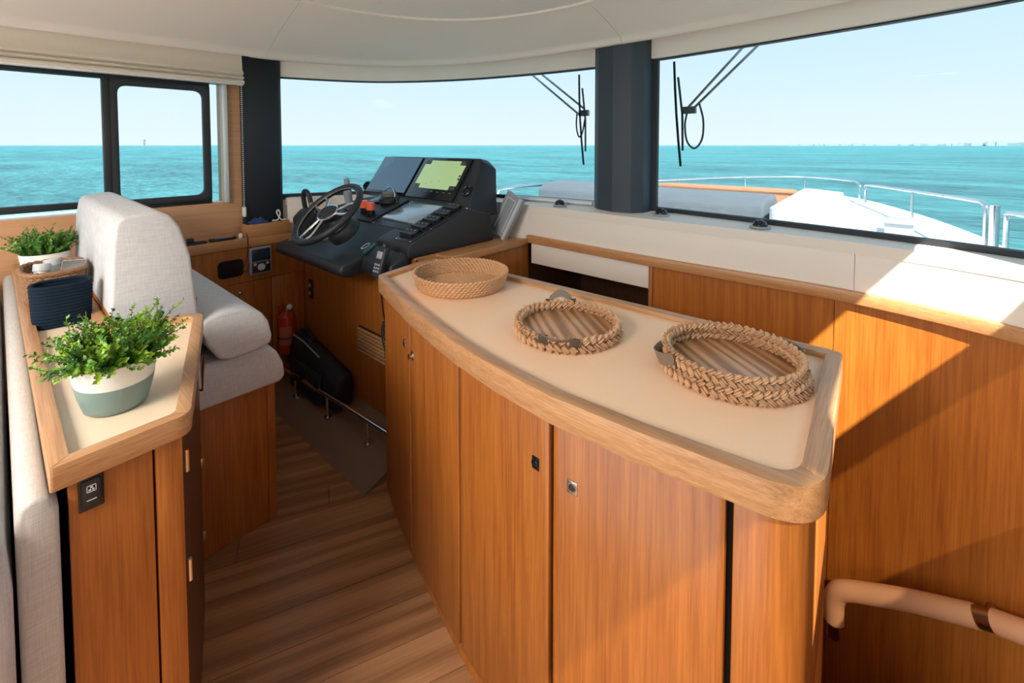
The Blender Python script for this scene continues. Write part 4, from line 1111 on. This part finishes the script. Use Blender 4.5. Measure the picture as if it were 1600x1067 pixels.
# ignition cluster, niche
nm = frame_M((-1.93,1.12,0.985),(1,0,0),(0,-0.42,0.91))
nc = obj('niche', G().box(-0.055,0.055,-0.050,0.050,-0.040,-0.012).xf(frame_M((-2.02,1.215,0.992),(1,0,0),(0,-0.42,0.9))), BLKS, hc)
obj('key_ring', G().tube([frame_M((-2.045,1.215,0.992),(1,0,0),(0,-0.42,0.9)) @ Vector((0.016*math.cos(2*math.pi*k/20),0.024*math.sin(2*math.pi*k/20),-0.004)) for k in range(20)], 0.0018, 6, closed=True), GREYL, nc)
obj('key_fob', G().box(-0.008,0.014,-0.045,0.03,-0.012,0.0).xf(frame_M((-2.0,1.215,0.992),(1,0,0),(0,-0.42,0.9))), plain('teal_fob',(0.02,0.09,0.09,1),0.4), nc, bevel=0.003)
obj('ignition_switch', G().lathe([(0,-0.004),(0.02,-0.004),(0.02,0.008),(0.012,0.012),(0,0.012)], 20, frame_M((-2.42,1.20,0.975),(1,0,0),(0,-0.42,0.9))), NICK, hc)
obj('gauge_pair', G().box(-0.016,0.016,-0.02,0.02,-0.004,0.004).xf(frame_M((-2.70,1.115,0.942),(1,0,0),(0,-0.5,0.86))), NICK, hc, bevel=0.003)

# radio handset and coiled cord
rh = thing('radio_handset', 'black handheld radio microphone hung on the helm front', 'handset', (-1.775,1.13,0.90))
MH = frame_M((-1.775,1.132,0.965),(1,0.05,0),(0.1,-0.95,0.3))
hb = obj('case', G().box(-0.027,0.027,-0.068,0.072,-0.016,0.016).xf(MH), BLK, rh, bevel=0.009, seg=3)
obj('display', G().box(-0.018,0.018,0.018,0.050,0.016,0.0185).xf(MH), GREY, rh, bevel=0.001)
for k in range(3):
    for j in range(3):
        obj('key', G().box(-0.019+j*0.0135,-0.009+j*0.0135,-0.014-k*0.015,-0.005-k*0.015,0.016,0.019).xf(MH), GREY, rh, bevel=0.001)
obj('antenna_knob', G().tube([MH @ Vector((0.0,0.070,0)), MH @ Vector((0.0,0.085,0))], 0.012, 12), BLK, rh)
cdp = spline([(-1.785,1.13,0.892),(-1.80,1.15,0.80),(-1.82,1.17,0.72),(-1.835,1.19,0.66)], 8)
pts = [Vector(p) for p in cdp]
base = spline([(-1.835,1.19,0.66),(-1.845,1.19,0.60),(-1.82,1.19,0.53),(-1.77,1.20,0.47),(-1.74,1.22,0.45)], 40)
for k, p in enumerate(base):
    a = k*2*math.pi/7; pts.append(p+Vector((math.cos(a)*0.013, math.sin(a)*0.013, 0)))
tag(obj('coiled_cord', G().tube(pts, 0.0034, 6), BLK), 'black coiled cord hanging from the radio microphone', 'cord')

# grey folding panel leaning behind the console
fp = thing('folding_board', 'grey ribbed panel leaning on the ledge behind the helm console', 'panel', (-1.69,1.88,0.967))
MF = Matrix.Translation((-1.70,1.915,1.10)) @ Matrix.Rotation(R(-8),4,'Z') @ Matrix.Rotation(R(-16),4,'X') @ Matrix.Rotation(R(20),4,'Y')
obj('board', G().box(-0.075,0.075,-0.012,0.012,-0.125,0.125).xf(MF), GREY, fp, bevel=0.003)
for k, yy in enumerate((-0.018,-0.026)):
    obj('frame_edge', G().box(0.060,0.078,yy,yy+0.006,-0.125,0.125).xf(MF), GREYL, fp, bevel=0.001)
obj('inner_frame', G().box(-0.05,-0.042,-0.016,-0.012,-0.10,0.10).box(0.03,0.038,-0.016,-0.012,-0.10,0.10).box(-0.05,0.038,-0.016,-0.012,0.092,0.10).xf(MF), GREYL, fp)

# sill track and dome vents
tk = thing('sill_track', 'white aluminium sill track left of the charcoal pillar', 'track', (-1.45,2.08,1.165))
L = [(p[0],p[1]) for p in offset_line(cut(WS,-1.80,-1.27), -0.06)]
g = G().slab([[(x,y,1.165) for x,y in L],[(x,y,1.188) for x,y in L]],[[(x,y,1.165) for x,y in offset_line(L,0.03)],[(x,y,1.188) for x,y in offset_line(L,0.03)]])
obj('channel', g, GREYL, tk, bevel=0.003)
obj('inner_lip', G().tube([(x,y-0.006,1.177) for x,y in L], 0.005, 8), WHITE, tk)
obj('end_stop', G().box(-1.268,-1.25,L[-1][1]-0.012,L[-1][1]+0.035,1.165,1.196), WHITE, tk, bevel=0.003)
for x, y, lab in ((-1.425,2.045,'black dome air vent on the sill left of the charcoal pillar'),(-0.862,2.085,'black dome air vent on the ledge just right of the charcoal pillar'),(-0.428,2.035,'black dome air vent on the ledge farther right along the windshield')):
    z = 1.165
    d = thing('dome_vent', lab, 'vent', (x,y,z), 'dome vents on the ledge')
    obj('base_ring', G().lathe([(0,0),(0.039,0),(0.038,0.005),(0.030,0.007),(0,0.007)], 28, Matrix.Translation((x,y,z))), GREY, d)
    M = Matrix.Translation((x,y,z+0.006)) @ Matrix.Rotation(R(12),4,'X')
    obj('dome', G().lathe([(0.028*math.cos(R(a)),0.026*math.sin(R(a))) for a in range(0,90,10)]+[(0.0005,0.026)], 24, M), BLKS, d)
    for s_ in (-0.015,0.0,0.015):
        rr_ = math.sqrt(max(0.0298**2-s_**2,1e-6))
        obj('vane', G().tube([M @ Vector((s_, rr_*math.cos(R(a))*0.95, rr_*math.sin(R(a))*0.92)) for a in range(5,176,17)], 0.0014, 6), BLK, d)

# stair handrail
hr = thing('handrail', 'peach leather wrapped handrail sloping down the oak bulkhead', 'handrail', (0.1,1.85,0.0))
path = spline([(-0.136,1.870,-0.155),(-0.137,1.870,-0.115),(-0.136,1.870,-0.08),(-0.125,1.868,-0.045),(-0.098,1.866,-0.022),(-0.05,1.863,0.004),(0.06,1.848,0.066),(0.20,1.815,0.142)], 6)
obj('grip', G().tube(path, 0.0305, 16), PEACHL, hr)
obj('ring', G().tube([(0.20,1.815,0.142),(0.235,1.803,0.161)], 0.0275, 16), BRASS, hr)
obj('grip', G().tube([(0.235,1.803,0.161),(0.40,1.725,0.25)], 0.0305, 16), PEACHL, hr)
obj('end_stub', G().tube([(-0.136,1.870,-0.15),(-0.137,1.870,-0.215)], 0.019, 14), BRASS, hr)
obj('wall_mount', G().tube([(-0.137,1.870,-0.205),(-0.137,1.962,-0.205)], 0.014, 12), BRASS, hr)
obj('wall_mount', G().tube([(0.385,1.733,0.242),(0.415,1.80,0.242)], 0.014, 12), BRASS, hr)
obj('wall_mount', G().tube([(0.217,1.809,0.150),(0.235,1.866,0.150)], 0.014, 12), BRASS, hr)

# ------------------------------------------------------------------ plants and baskets on the sideboard
def potted(name, label, c, prof, band, sx, sy, rz, fol, group):
    c = Vector(c); t = thing(name, label, 'plant', c, group)
    M = Matrix.Translation(c) @ Matrix.Rotation(rz,4,'Z')
    pot = obj('pot', G().lathe(prof, 40, M, sx, sy), POTW, t, ang=50)
    if band:
        n = 40; A = []; B = []
        for fz in (0.0,0.107,0.25,0.45,0.625,0.8,1.0):
            ra = []; rb = []
            for k in range(n+1):
                a = 2*math.pi*k/n; zt = band[0]+band[1]*math.cos(a-band[2]); z = 0.0001+(zt-0.0001)*fz
                r = 0
                for (r0,z0),(r1,z1) in zip(prof,prof[1:]):
                    if z0 <= z <= z1 and z1 > z0: r = r0+(r1-r0)*(z-z0)/(z1-z0); break
                ra.append(M @ Vector(((r+0.0008)*sx*math.cos(a),(r+0.0008)*sy*math.sin(a),z))); rb.append(M @ Vector(((r+0.0002)*sx*math.cos(a),(r+0.0002)*sy*math.sin(a),z)))
            A.append(ra); B.append(rb)
        obj('painted_band', G().slab(A,B), POTG, pot, ang=50)
    rt = prof[-1][0]; zt = band and band[3] or fol['z']
    obj('soil', G().lathe([(0,zt-0.02),(fol['rs'],zt-0.02),(fol['rs'],zt-0.008),(0,zt-0.004)], 24, M, sx, sy), SOIL, t)
    rnd = random.Random(fol['seed']); gs = G(); gl = G()
    for i in range(fol['n']):
        a = rnd.uniform(0, 2*math.pi); rr = fol['rs']*math.sqrt(rnd.random())*0.9
        p0 = M @ Vector((rr*math.cos(a)*sx, rr*math.sin(a)*sy, zt-0.008))
        lean = rnd.uniform(0.05,1.0)**0.8*fol['lean']; L = fol['L']*rnd.uniform(0.55,1.0)
        if rnd.random() < fol['wild']: L *= 1.35; 
        aa = a+rnd.uniform(-0.6,0.6); d = Vector((math.cos(aa)*math.sin(lean), math.sin(aa)*math.sin(lean), math.cos(lean)))
        pts = [p0]; m = 7
        for k in range(m):
            d = (d+Vector((rnd.uniform(-.18,.18),rnd.uniform(-.18,.18),rnd.uniform(-.14,.10)-(0.04 if lean > 0.95 else 0)))).normalized(); pts.append(pts[-1]+d*L/m)
        gs.tube(pts, fol['sr'], 4, cap=False)
        sm = spline(pts, 4); s0 = 3 if fol['n'] > 60 else 1
        for k in range(s0, len(sm)):
            if rnd.random() < fol['dens']:
                for s_ in (-1,1):
                    tt = (sm[k]-sm[k-1]).normalized(); sd = tt.cross(Vector((rnd.uniform(-1,1),rnd.uniform(-1,1),rnd.uniform(-.4,1)))).normalized()*s_
                    ld_ = (sd+tt*0.6+Vector((0,0,0.15))).normalized(); wd = ld_.cross(tt).normalized(); z_ = fol['leaf']*rnd.uniform(0.7,1.25)
                    up_ = wd.cross(ld_).normalized()
                    q0 = sm[k]; mid = q0+ld_*z_*0.6
                    gl.add([q0, mid+wd.cross(up_)*0+up_.cross(ld_).normalized()*z_*0.42+up_*z_*0.10, q0+ld_*z_*1.15, mid-up_.cross(ld_).normalized()*z_*0.42+up_*z_*0.10, mid], [(0,1,4),(1,2,4),(2,3,4),(3,0,4)])
    obj('stems', gs, STEM, t, kind='stuff')
    obj('foliage', gl, fol['mat'], t, kind='stuff', ang=80)
    return t
prof1 = [(0,0),(0.044,0.0),(0.051,0.006),(0.060,0.038),(0.067,0.076),(0.0705,0.102),(0.0675,0.103),(0.062,0.078)]
potted('potted_plant', 'leafy green plant in a two tone sage and white pot on the sideboard', (-1.232,0.150,0.954), prof1, (0.063,0.006,R(200),0.099), 1.0, 1.0, 0,
       dict(z=0.099, rs=0.058, seed=5, n=260, lean=1.05, L=0.098, wild=0.10, sr=0.0006, dens=0.75, leaf=0.0070, mat=LEAF), 'potted plants on the sideboard')
prof2 = [(0,0),(0.052,0),(0.057,0.006),(0.069,0.06),(0.076,0.112),(0.073,0.113),(0.068,0.08)]
potted('potted_plant', 'feathery green plant in a plain white pot by the side window', (-2.62,0.118,0.954), prof2, None, 1.0, 1.0, 0,
       dict(z=0.108, rs=0.066, seed=9, n=260, lean=0.75, L=0.098, wild=0.15, sr=0.0007, dens=0.7, leaf=0.0075, mat=LEAF2), 'potted plants on the sideboard')

def superring(c, ax, ay, z, n=48, p=2.6):
    out = []
    for k in range(n):
        a = 2*math.pi*k/n; ca, sa = math.cos(a), math.sin(a)
        out.append(Vector((c[0]+ax*math.copysign(abs(ca)**(2/p),ca), c[1]+ay*math.copysign(abs(sa)**(2/p),sa), z)))
    return out
# navy rope basket
nb = thing('rope_basket', 'small navy coiled rope basket behind the two tone pot', 'basket', (-1.93,0.115,0.954))
for k in range(13):
    f = k/12; z = 0.960+0.0098*k
    obj('rope_coil', G().tube(superring((-1.935,0.118), 0.043+0.005*f, 0.060+0.005*f, z+(0.006*math.sin(0)), 44, 2.8), 0.0062, 8, closed=True), NAVY, nb)
obj('bottom', G().prism([(p.x,p.y) for p in superring((-1.935,0.118),0.043,0.066,0,40,2.8)], 0.955, 0.962), NAVY, nb)
# wicker basket
wkc = (-2.215,0.118)
wb_ = thing('wicker_basket', 'brown woven wicker basket holding jars beside the navy basket', 'basket', (wkc[0],wkc[1],0.954))
g = G(); rowsn = 14
for k in range(rowsn):
    f = k/(rowsn-1); z = 0.958+0.115*f; ax, ay = 0.085+0.035*f, 0.066+0.012*f
    ring = superring(wkc, ax, ay, z, 96, 3.0)
    ring = [q+(Vector((q.x-wkc[0],q.y-wkc[1],0)).normalized()*(0.0022 if (i//2+k)%2 else -0.0022)) for i,q in enumerate(ring)]
    g.tube(ring, 0.0044, 6, closed=True)
obj('woven_wall', g, WICK, wb_, kind='stuff')
g = G()
for i in range(0,96,2):
    g.tube([superring(wkc,0.085,0.066,0.956,96,3.0)[i], superring(wkc,0.120,0.078,1.075,96,3.0)[i]], 0.003, 5)
obj('stakes', g, WICK, wb_, kind='stuff')
rim = superring(wkc, 0.121, 0.079, 1.078, 72, 3.0)
obj('rim', G().tube([q+Vector((0,0,0.0022*math.sin(i*math.pi/1.5))) for i,q in enumerate(rim)], 0.0075, 8, closed=True), WICK, wb_)
obj('bottom', G().prism([(p.x,p.y) for p in superring(wkc,0.082,0.062,0,40,3)], 0.955, 0.960), WICK, wb_)
for (x,y,rx,ry,lab) in ((-2.175,0.078,R(-6),R(-12),'pale frosted jar leaning at the near side of the wicker basket'),(-2.245,0.125,R(4),R(-8),'pale frosted jar in the middle of the wicker basket')):
    M = Matrix.Translation((x,y,0.975)) @ Matrix.Rotation(rx,4,'X') @ Matrix.Rotation(ry,4,'Y')
    j = thing('jar', lab, 'jar', (x,y,0.966), 'jars in the wicker basket')
    obj('glass_body', G().lathe([(0,0),(0.020,0),(0.023,0.004),(0.023,0.085),(0.019,0.095),(0.019,0.100),(0,0.100)], 24, M), JAR, j)
    obj('lid', G().lathe([(0,0.1005),(0.0225,0.1005),(0.0225,0.122),(0.020,0.125),(0,0.125)], 24, M), GREYL, j)
sg = thing('sunglasses', 'dark sunglasses tucked in the wicker basket', 'glasses', (-2.25,0.165,1.04))
for s_ in (-1,1):
    obj('lens', G().lathe([(0,0),(0.022,0),(0.020,0.004),(0,0.005)], 20, frame_M((-2.27+s_*0.026,0.168,1.062),(1,0,0),(0.4,-0.8,0.5))), BLKS, sg)
    obj('temple', G().tube([(-2.27+s_*0.048,0.170,1.068),(-2.27+s_*0.05,0.176,1.02),(-2.27+s_*0.045,0.170,0.985)], 0.0025, 6), BLK, sg)
obj('bridge', G().tube([(-2.278,0.168,1.064),(-2.27,0.167,1.070),(-2.262,0.168,1.064)], 0.003, 6), BLK, sg)
ph = thing('phone', 'slim phone standing against the rim of the wicker basket', 'phone', (-2.16,0.16,0.965))
MP = Matrix.Translation((-2.16,0.155,1.035)) @ Matrix.Rotation(R(-30),4,'Z') @ Matrix.Rotation(R(65),4,'Y')
obj('case', G().box(-0.07,0.07,-0.034,0.034,-0.004,0.004).xf(MP), GREY, ph, bevel=0.003)
obj('screen', G().box(-0.066,0.066,-0.031,0.031,0.004,0.0047).xf(MP), BLKS, ph)

# ------------------------------------------------------------------ windshield wipers
def wiper(label, tops, ends, blade, hinge, hose):
    t = thing('windshield_wiper', label, 'wiper', hinge, 'windshield wipers')
    for a, c in zip(tops, ends): obj('arm', G().tube([a,c], 0.0065, 8), GREYL, t)
    obj('blade_bracket', G().box(-0.03,0.035,-0.012,0.012,-0.018,0.018).xf(Matrix.Translation(hinge)), GREY, t, bevel=0.004)
    b0, b1 = Vector(blade[0]), Vector(blade[1])
    bl_ = obj('blade', G().tube([b0,b0.lerp(b1,0.25)+Vector((0,-0.01,0)),b0.lerp(b1,0.5)+Vector((0,-0.014,0)),b0.lerp(b1,0.75)+Vector((0,-0.01,0)),b1], 0.0062, 6), RUB, t)
    obj('blade_spine', G().tube([b0.lerp(b1,0.15)+Vector((0.012,0.008,0)),b0.lerp(b1,0.5)+Vector((0.02,0.012,0)),b0.lerp(b1,0.85)+Vector((0.012,0.008,0))], 0.006, 6), WIRE, bl_)
    obj('washer_hose', G().tube(spline(hose, 8), 0.005, 6), WIRE, t)
wy = 2.285
wiper('wiper on the windshield left of the charcoal pillar', [(-1.90,wy,2.02),(-1.83,wy,2.02)], [(-1.455,wy,1.682),(-1.42,wy,1.715)], ((-1.445,wy-0.02,1.915),(-1.41,wy-0.02,1.385)), (-1.425,wy,1.69),
      [(-1.47,wy,1.70),(-1.475,wy,1.62),(-1.46,wy,1.555),(-1.44,wy,1.56),(-1.42,wy-0.01,1.60),(-1.415,wy,1.66)])
wy = 2.27
wiper('wiper on the windshield right of the charcoal pillar', [(-0.50,wy,2.02),(-0.43,wy,2.02)], [(-0.825,wy,1.672),(-0.775,wy,1.69)], ((-0.875,wy-0.02,1.92),(-0.835,wy-0.02,1.395)), (-0.805,wy,1.675),
      [(-0.755,wy,1.705),(-0.735,wy,1.62),(-0.74,wy,1.53),(-0.775,wy,1.485),(-0.812,wy,1.52),(-0.82,wy-0.01,1.60),(-0.815,wy,1.66)])

# ------------------------------------------------------------------ foredeck
deckp = [(p.x,p.y) for p in spline([(0.85,-3.0),(0.85,1.2),(0.83,3.0),(0.68,4.9),(0.30,6.6),(-0.30,8.2),(-0.75,8.85),(-1.20,9.05),(-1.65,8.85),(-2.10,8.2),(-2.70,6.6),(-3.08,4.9),(-3.23,3.0),(-3.25,1.2),(-3.25,-3.0)], 6)]
fd_ = struct('deck_bow', G().prism([p for p in deckp if p[1] > 2.66], 0.62, 0.70), WHITE, 'white foredeck of the boat beyond the windshield')
obj('hull_side', G().prism(inset([p for p in deckp], 0.02), -1.6, -1.28), WHITE, fd_)
obj('bow_hull', G().prism(inset([p for p in deckp if p[1] > 2.63], 0.02), -1.5, 0.62), WHITE, fd_)
mo = thing('deck_moulding', 'white raised deck moulding around the outdoor sun pad', 'moulding', (-0.5,4.6,0.70))
obj('plinth', G().prism(round_poly([(-2.9,2.80),(-0.05,2.80),(-0.15,5.0),(-0.65,6.1),(-2.4,6.1),(-2.9,5.0)], [0.1,0.15,0.3,0.2,0.2,0.3]), 0.701, 0.82), WHITE, mo, bevel=0.03, seg=3)
obj('side_bolster', G().prism(round_poly([(-0.70,3.55),(-0.27,3.55),(-0.40,5.2),(-0.75,5.5)], [0.08]*4), 0.82, 1.06), CUSHW, mo, bevel=0.05, seg=3)
def cushion(label, x0, x1, y0, y1, z0, z1, mat=None, slope=0.0):
    o = obj('sun_cushion', G().extx([(y0,z0),(y1,z0),(y1,z1-0.05),(y1-0.06,z1),(y0+0.1,z1-0.01),(y0,z1-0.07)], x0, x1), mat or CUSH, bevel=0.035, seg=3)
    return tag(o, label, 'cushion', 'cushions on the foredeck')
cushion('grey sun pad cushion seen left of the charcoal pillar', -2.90,-1.92,3.75,4.25,0.821,1.115)
cushion('grey sun pad cushion seen right of the charcoal pillar', -1.86,-0.76,3.72,4.22,0.821,1.105)
tt_ = thing('teak_coaming', 'orange teak coaming at the far side of the sun pad', 'coaming', (-1.7,5.7,0.82))
obj('top_board', G().prism([(-2.35,5.55),(-0.80,5.55),(-0.90,5.80),(-2.25,5.80)], 0.985, 1.015), TEAK, tt_, bevel=0.005)
obj('front_board', G().box(-2.30,-0.82,5.57,5.60,0.822,0.985), TEAK, tt_)
wd_ = thing('deck_windlass', 'grey slatted deck fitting near the starboard rail', 'fitting', (-0.02,5.4,0.70))
for k in range(4): obj('fin', G().box(-0.10,0.10,5.25+k*0.07,5.28+k*0.07,0.70,0.80), GREYL, wd_, bevel=0.004)
obj('cap', G().box(-0.12,0.12,5.22,5.52,0.80,0.825), GREYL, wd_, bevel=0.008)
def rail(label, pts, posts, zb=0.70):
    t = thing('bow_rail', label, 'railing', (pts[0][0],pts[0][1],zb), 'stainless bow rails')
    obj('rail_tube', G().tube(spline(pts, 6), 0.016, 10), STEEL, t)
    for x, y, z in posts: obj('stanchion', G().tube([(x,y,zb-0.02),(x,y,z)], 0.013, 10), STEEL, t)
rail('stainless bow rail from the port side round the bow', [(-3.02,3.2,0.69),(-3.02,3.25,1.0),(-3.0,3.5,1.07),(-2.9,4.9,1.03),(-2.5,6.7,0.99),(-1.95,8.15,0.98),(-1.2,8.8,0.98),(-0.62,8.45,0.97),(-0.45,8.05,0.95),(-0.43,8.0,0.85),(-0.43,8.0,0.69)], [(-2.9,4.9,1.03),(-2.5,6.7,0.99),(-1.95,8.15,0.98),(-1.2,8.8,0.98)])
rail('stainless starboard bow rail with one long tube', [(-0.36,7.85,0.69),(-0.36,7.85,0.88),(-0.33,7.75,0.955),(0.10,6.4,1.01),(0.42,5.1,1.065),(0.475,4.86,1.06),(0.485,4.80,1.0),(0.485,4.80,0.69)], [(0.10,6.4,1.01)])
rail('stainless starboard rail at the right edge of the windshield', [(0.56,4.55,0.69),(0.56,4.55,0.98),(0.57,4.46,1.04),(0.70,3.6,1.08),(0.75,2.6,1.10)], [(0.70,3.6,1.08)])
tag(obj('rail_post', G().tube([(0.515,4.68,0.68),(0.515,4.68,1.07)], 0.028, 12), STEEL), 'thick white gate post between the two starboard rails', 'post')

# far shore and beacon
sh = thing('far_shore', 'low hazy coast with white town on the right horizon', 'coast', (700,3900,-1.3))
bx_ = Vector((0,0)); g = G(); gt = G(); rs = random.Random(8)
def az(a, d): return (math.sin(R(a))*d, math.cos(R(a))*d)
for k in range(60):
    a0, a1 = -41+41+ -9 + k*0.5, -9+(k+1)*0.5
    x0, y0 = az(a0,4200); x1, y1 = az(a1,4200)
    h = 6+6*abs(math.sin(k*0.7))+ (8 if k > 25 else 0)
    x2, y2 = az(a1,4300); x3, y3 = az(a0,4300)
    g.prism([(x0,y0),(x3,y3),(x2,y2),(x1,y1)][::-1], -2, h)
    if rs.random() < 0.75:
        w = rs.uniform(10,26); xx, yy = az(a0+rs.random()*0.5,4180); gt.box(xx-w,xx+w,yy-8,yy+8,-2,h+rs.uniform(2,8))
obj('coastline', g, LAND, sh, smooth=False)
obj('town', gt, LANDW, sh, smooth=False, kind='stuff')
bn = thing('channel_beacon', 'small channel beacon on the horizon in the side window', 'beacon', (-1150,225,-1.3))
bxv = Vector((-870,148,0))
obj('pole', G().tube([(bxv.x,bxv.y,-2),(bxv.x,bxv.y,8)], 0.6, 8), GREY, bn)
obj('top_mark', G().lathe([(0,8),(1.6,8),(1.6,10),(0,12)], 10, Matrix.Translation((bxv.x,bxv.y,0))), GREY, bn)
obj('day_board', G().box(bxv.x-1.2,bxv.x+1.2,bxv.y-1.2,bxv.y+1.2,3,6), GREY, bn)

# ------------------------------------------------------------------ unseen fill light panels added to brighten the cabin (behind the viewer)
for x, y, lab in ((-0.85,-1.30,'square fill light panel added to the ceiling just behind the viewer'),(-0.85,-2.05,'square fill light panel added to the ceiling near the open aft door')):
    t = thing('fill_panel', lab, 'fill light', (x,y,2.145), 'added fill light panels')
    obj('frame', G().ring(rrect(x-0.48,x+0.48,y-0.36,y+0.36,0.02), rrect(x-0.45,x+0.45,y-0.33,y+0.33,0.015), 2.122, 2.145), NICK, t)
    obj('diffuser', G().box(x-0.45,x+0.45,y-0.33,y+0.33,2.130,2.144), FILLG, t)
    ld2 = bpy.data.lights.new('fill_light', 'AREA'); ld2.shape = 'RECTANGLE'; ld2.size = 0.88; ld2.size_y = 0.64; ld2.energy = FILL_W; ld2.color = (1.0,0.92,0.82); ld2.spread = R(175)
    lo = bpy.data.objects.new('fill_light', ld2); COL.objects.link(lo); lo.location = (0,0,-0.026); lo.parent = t

for o in bpy.data.objects:
    if '_o' in o: del o['_o']
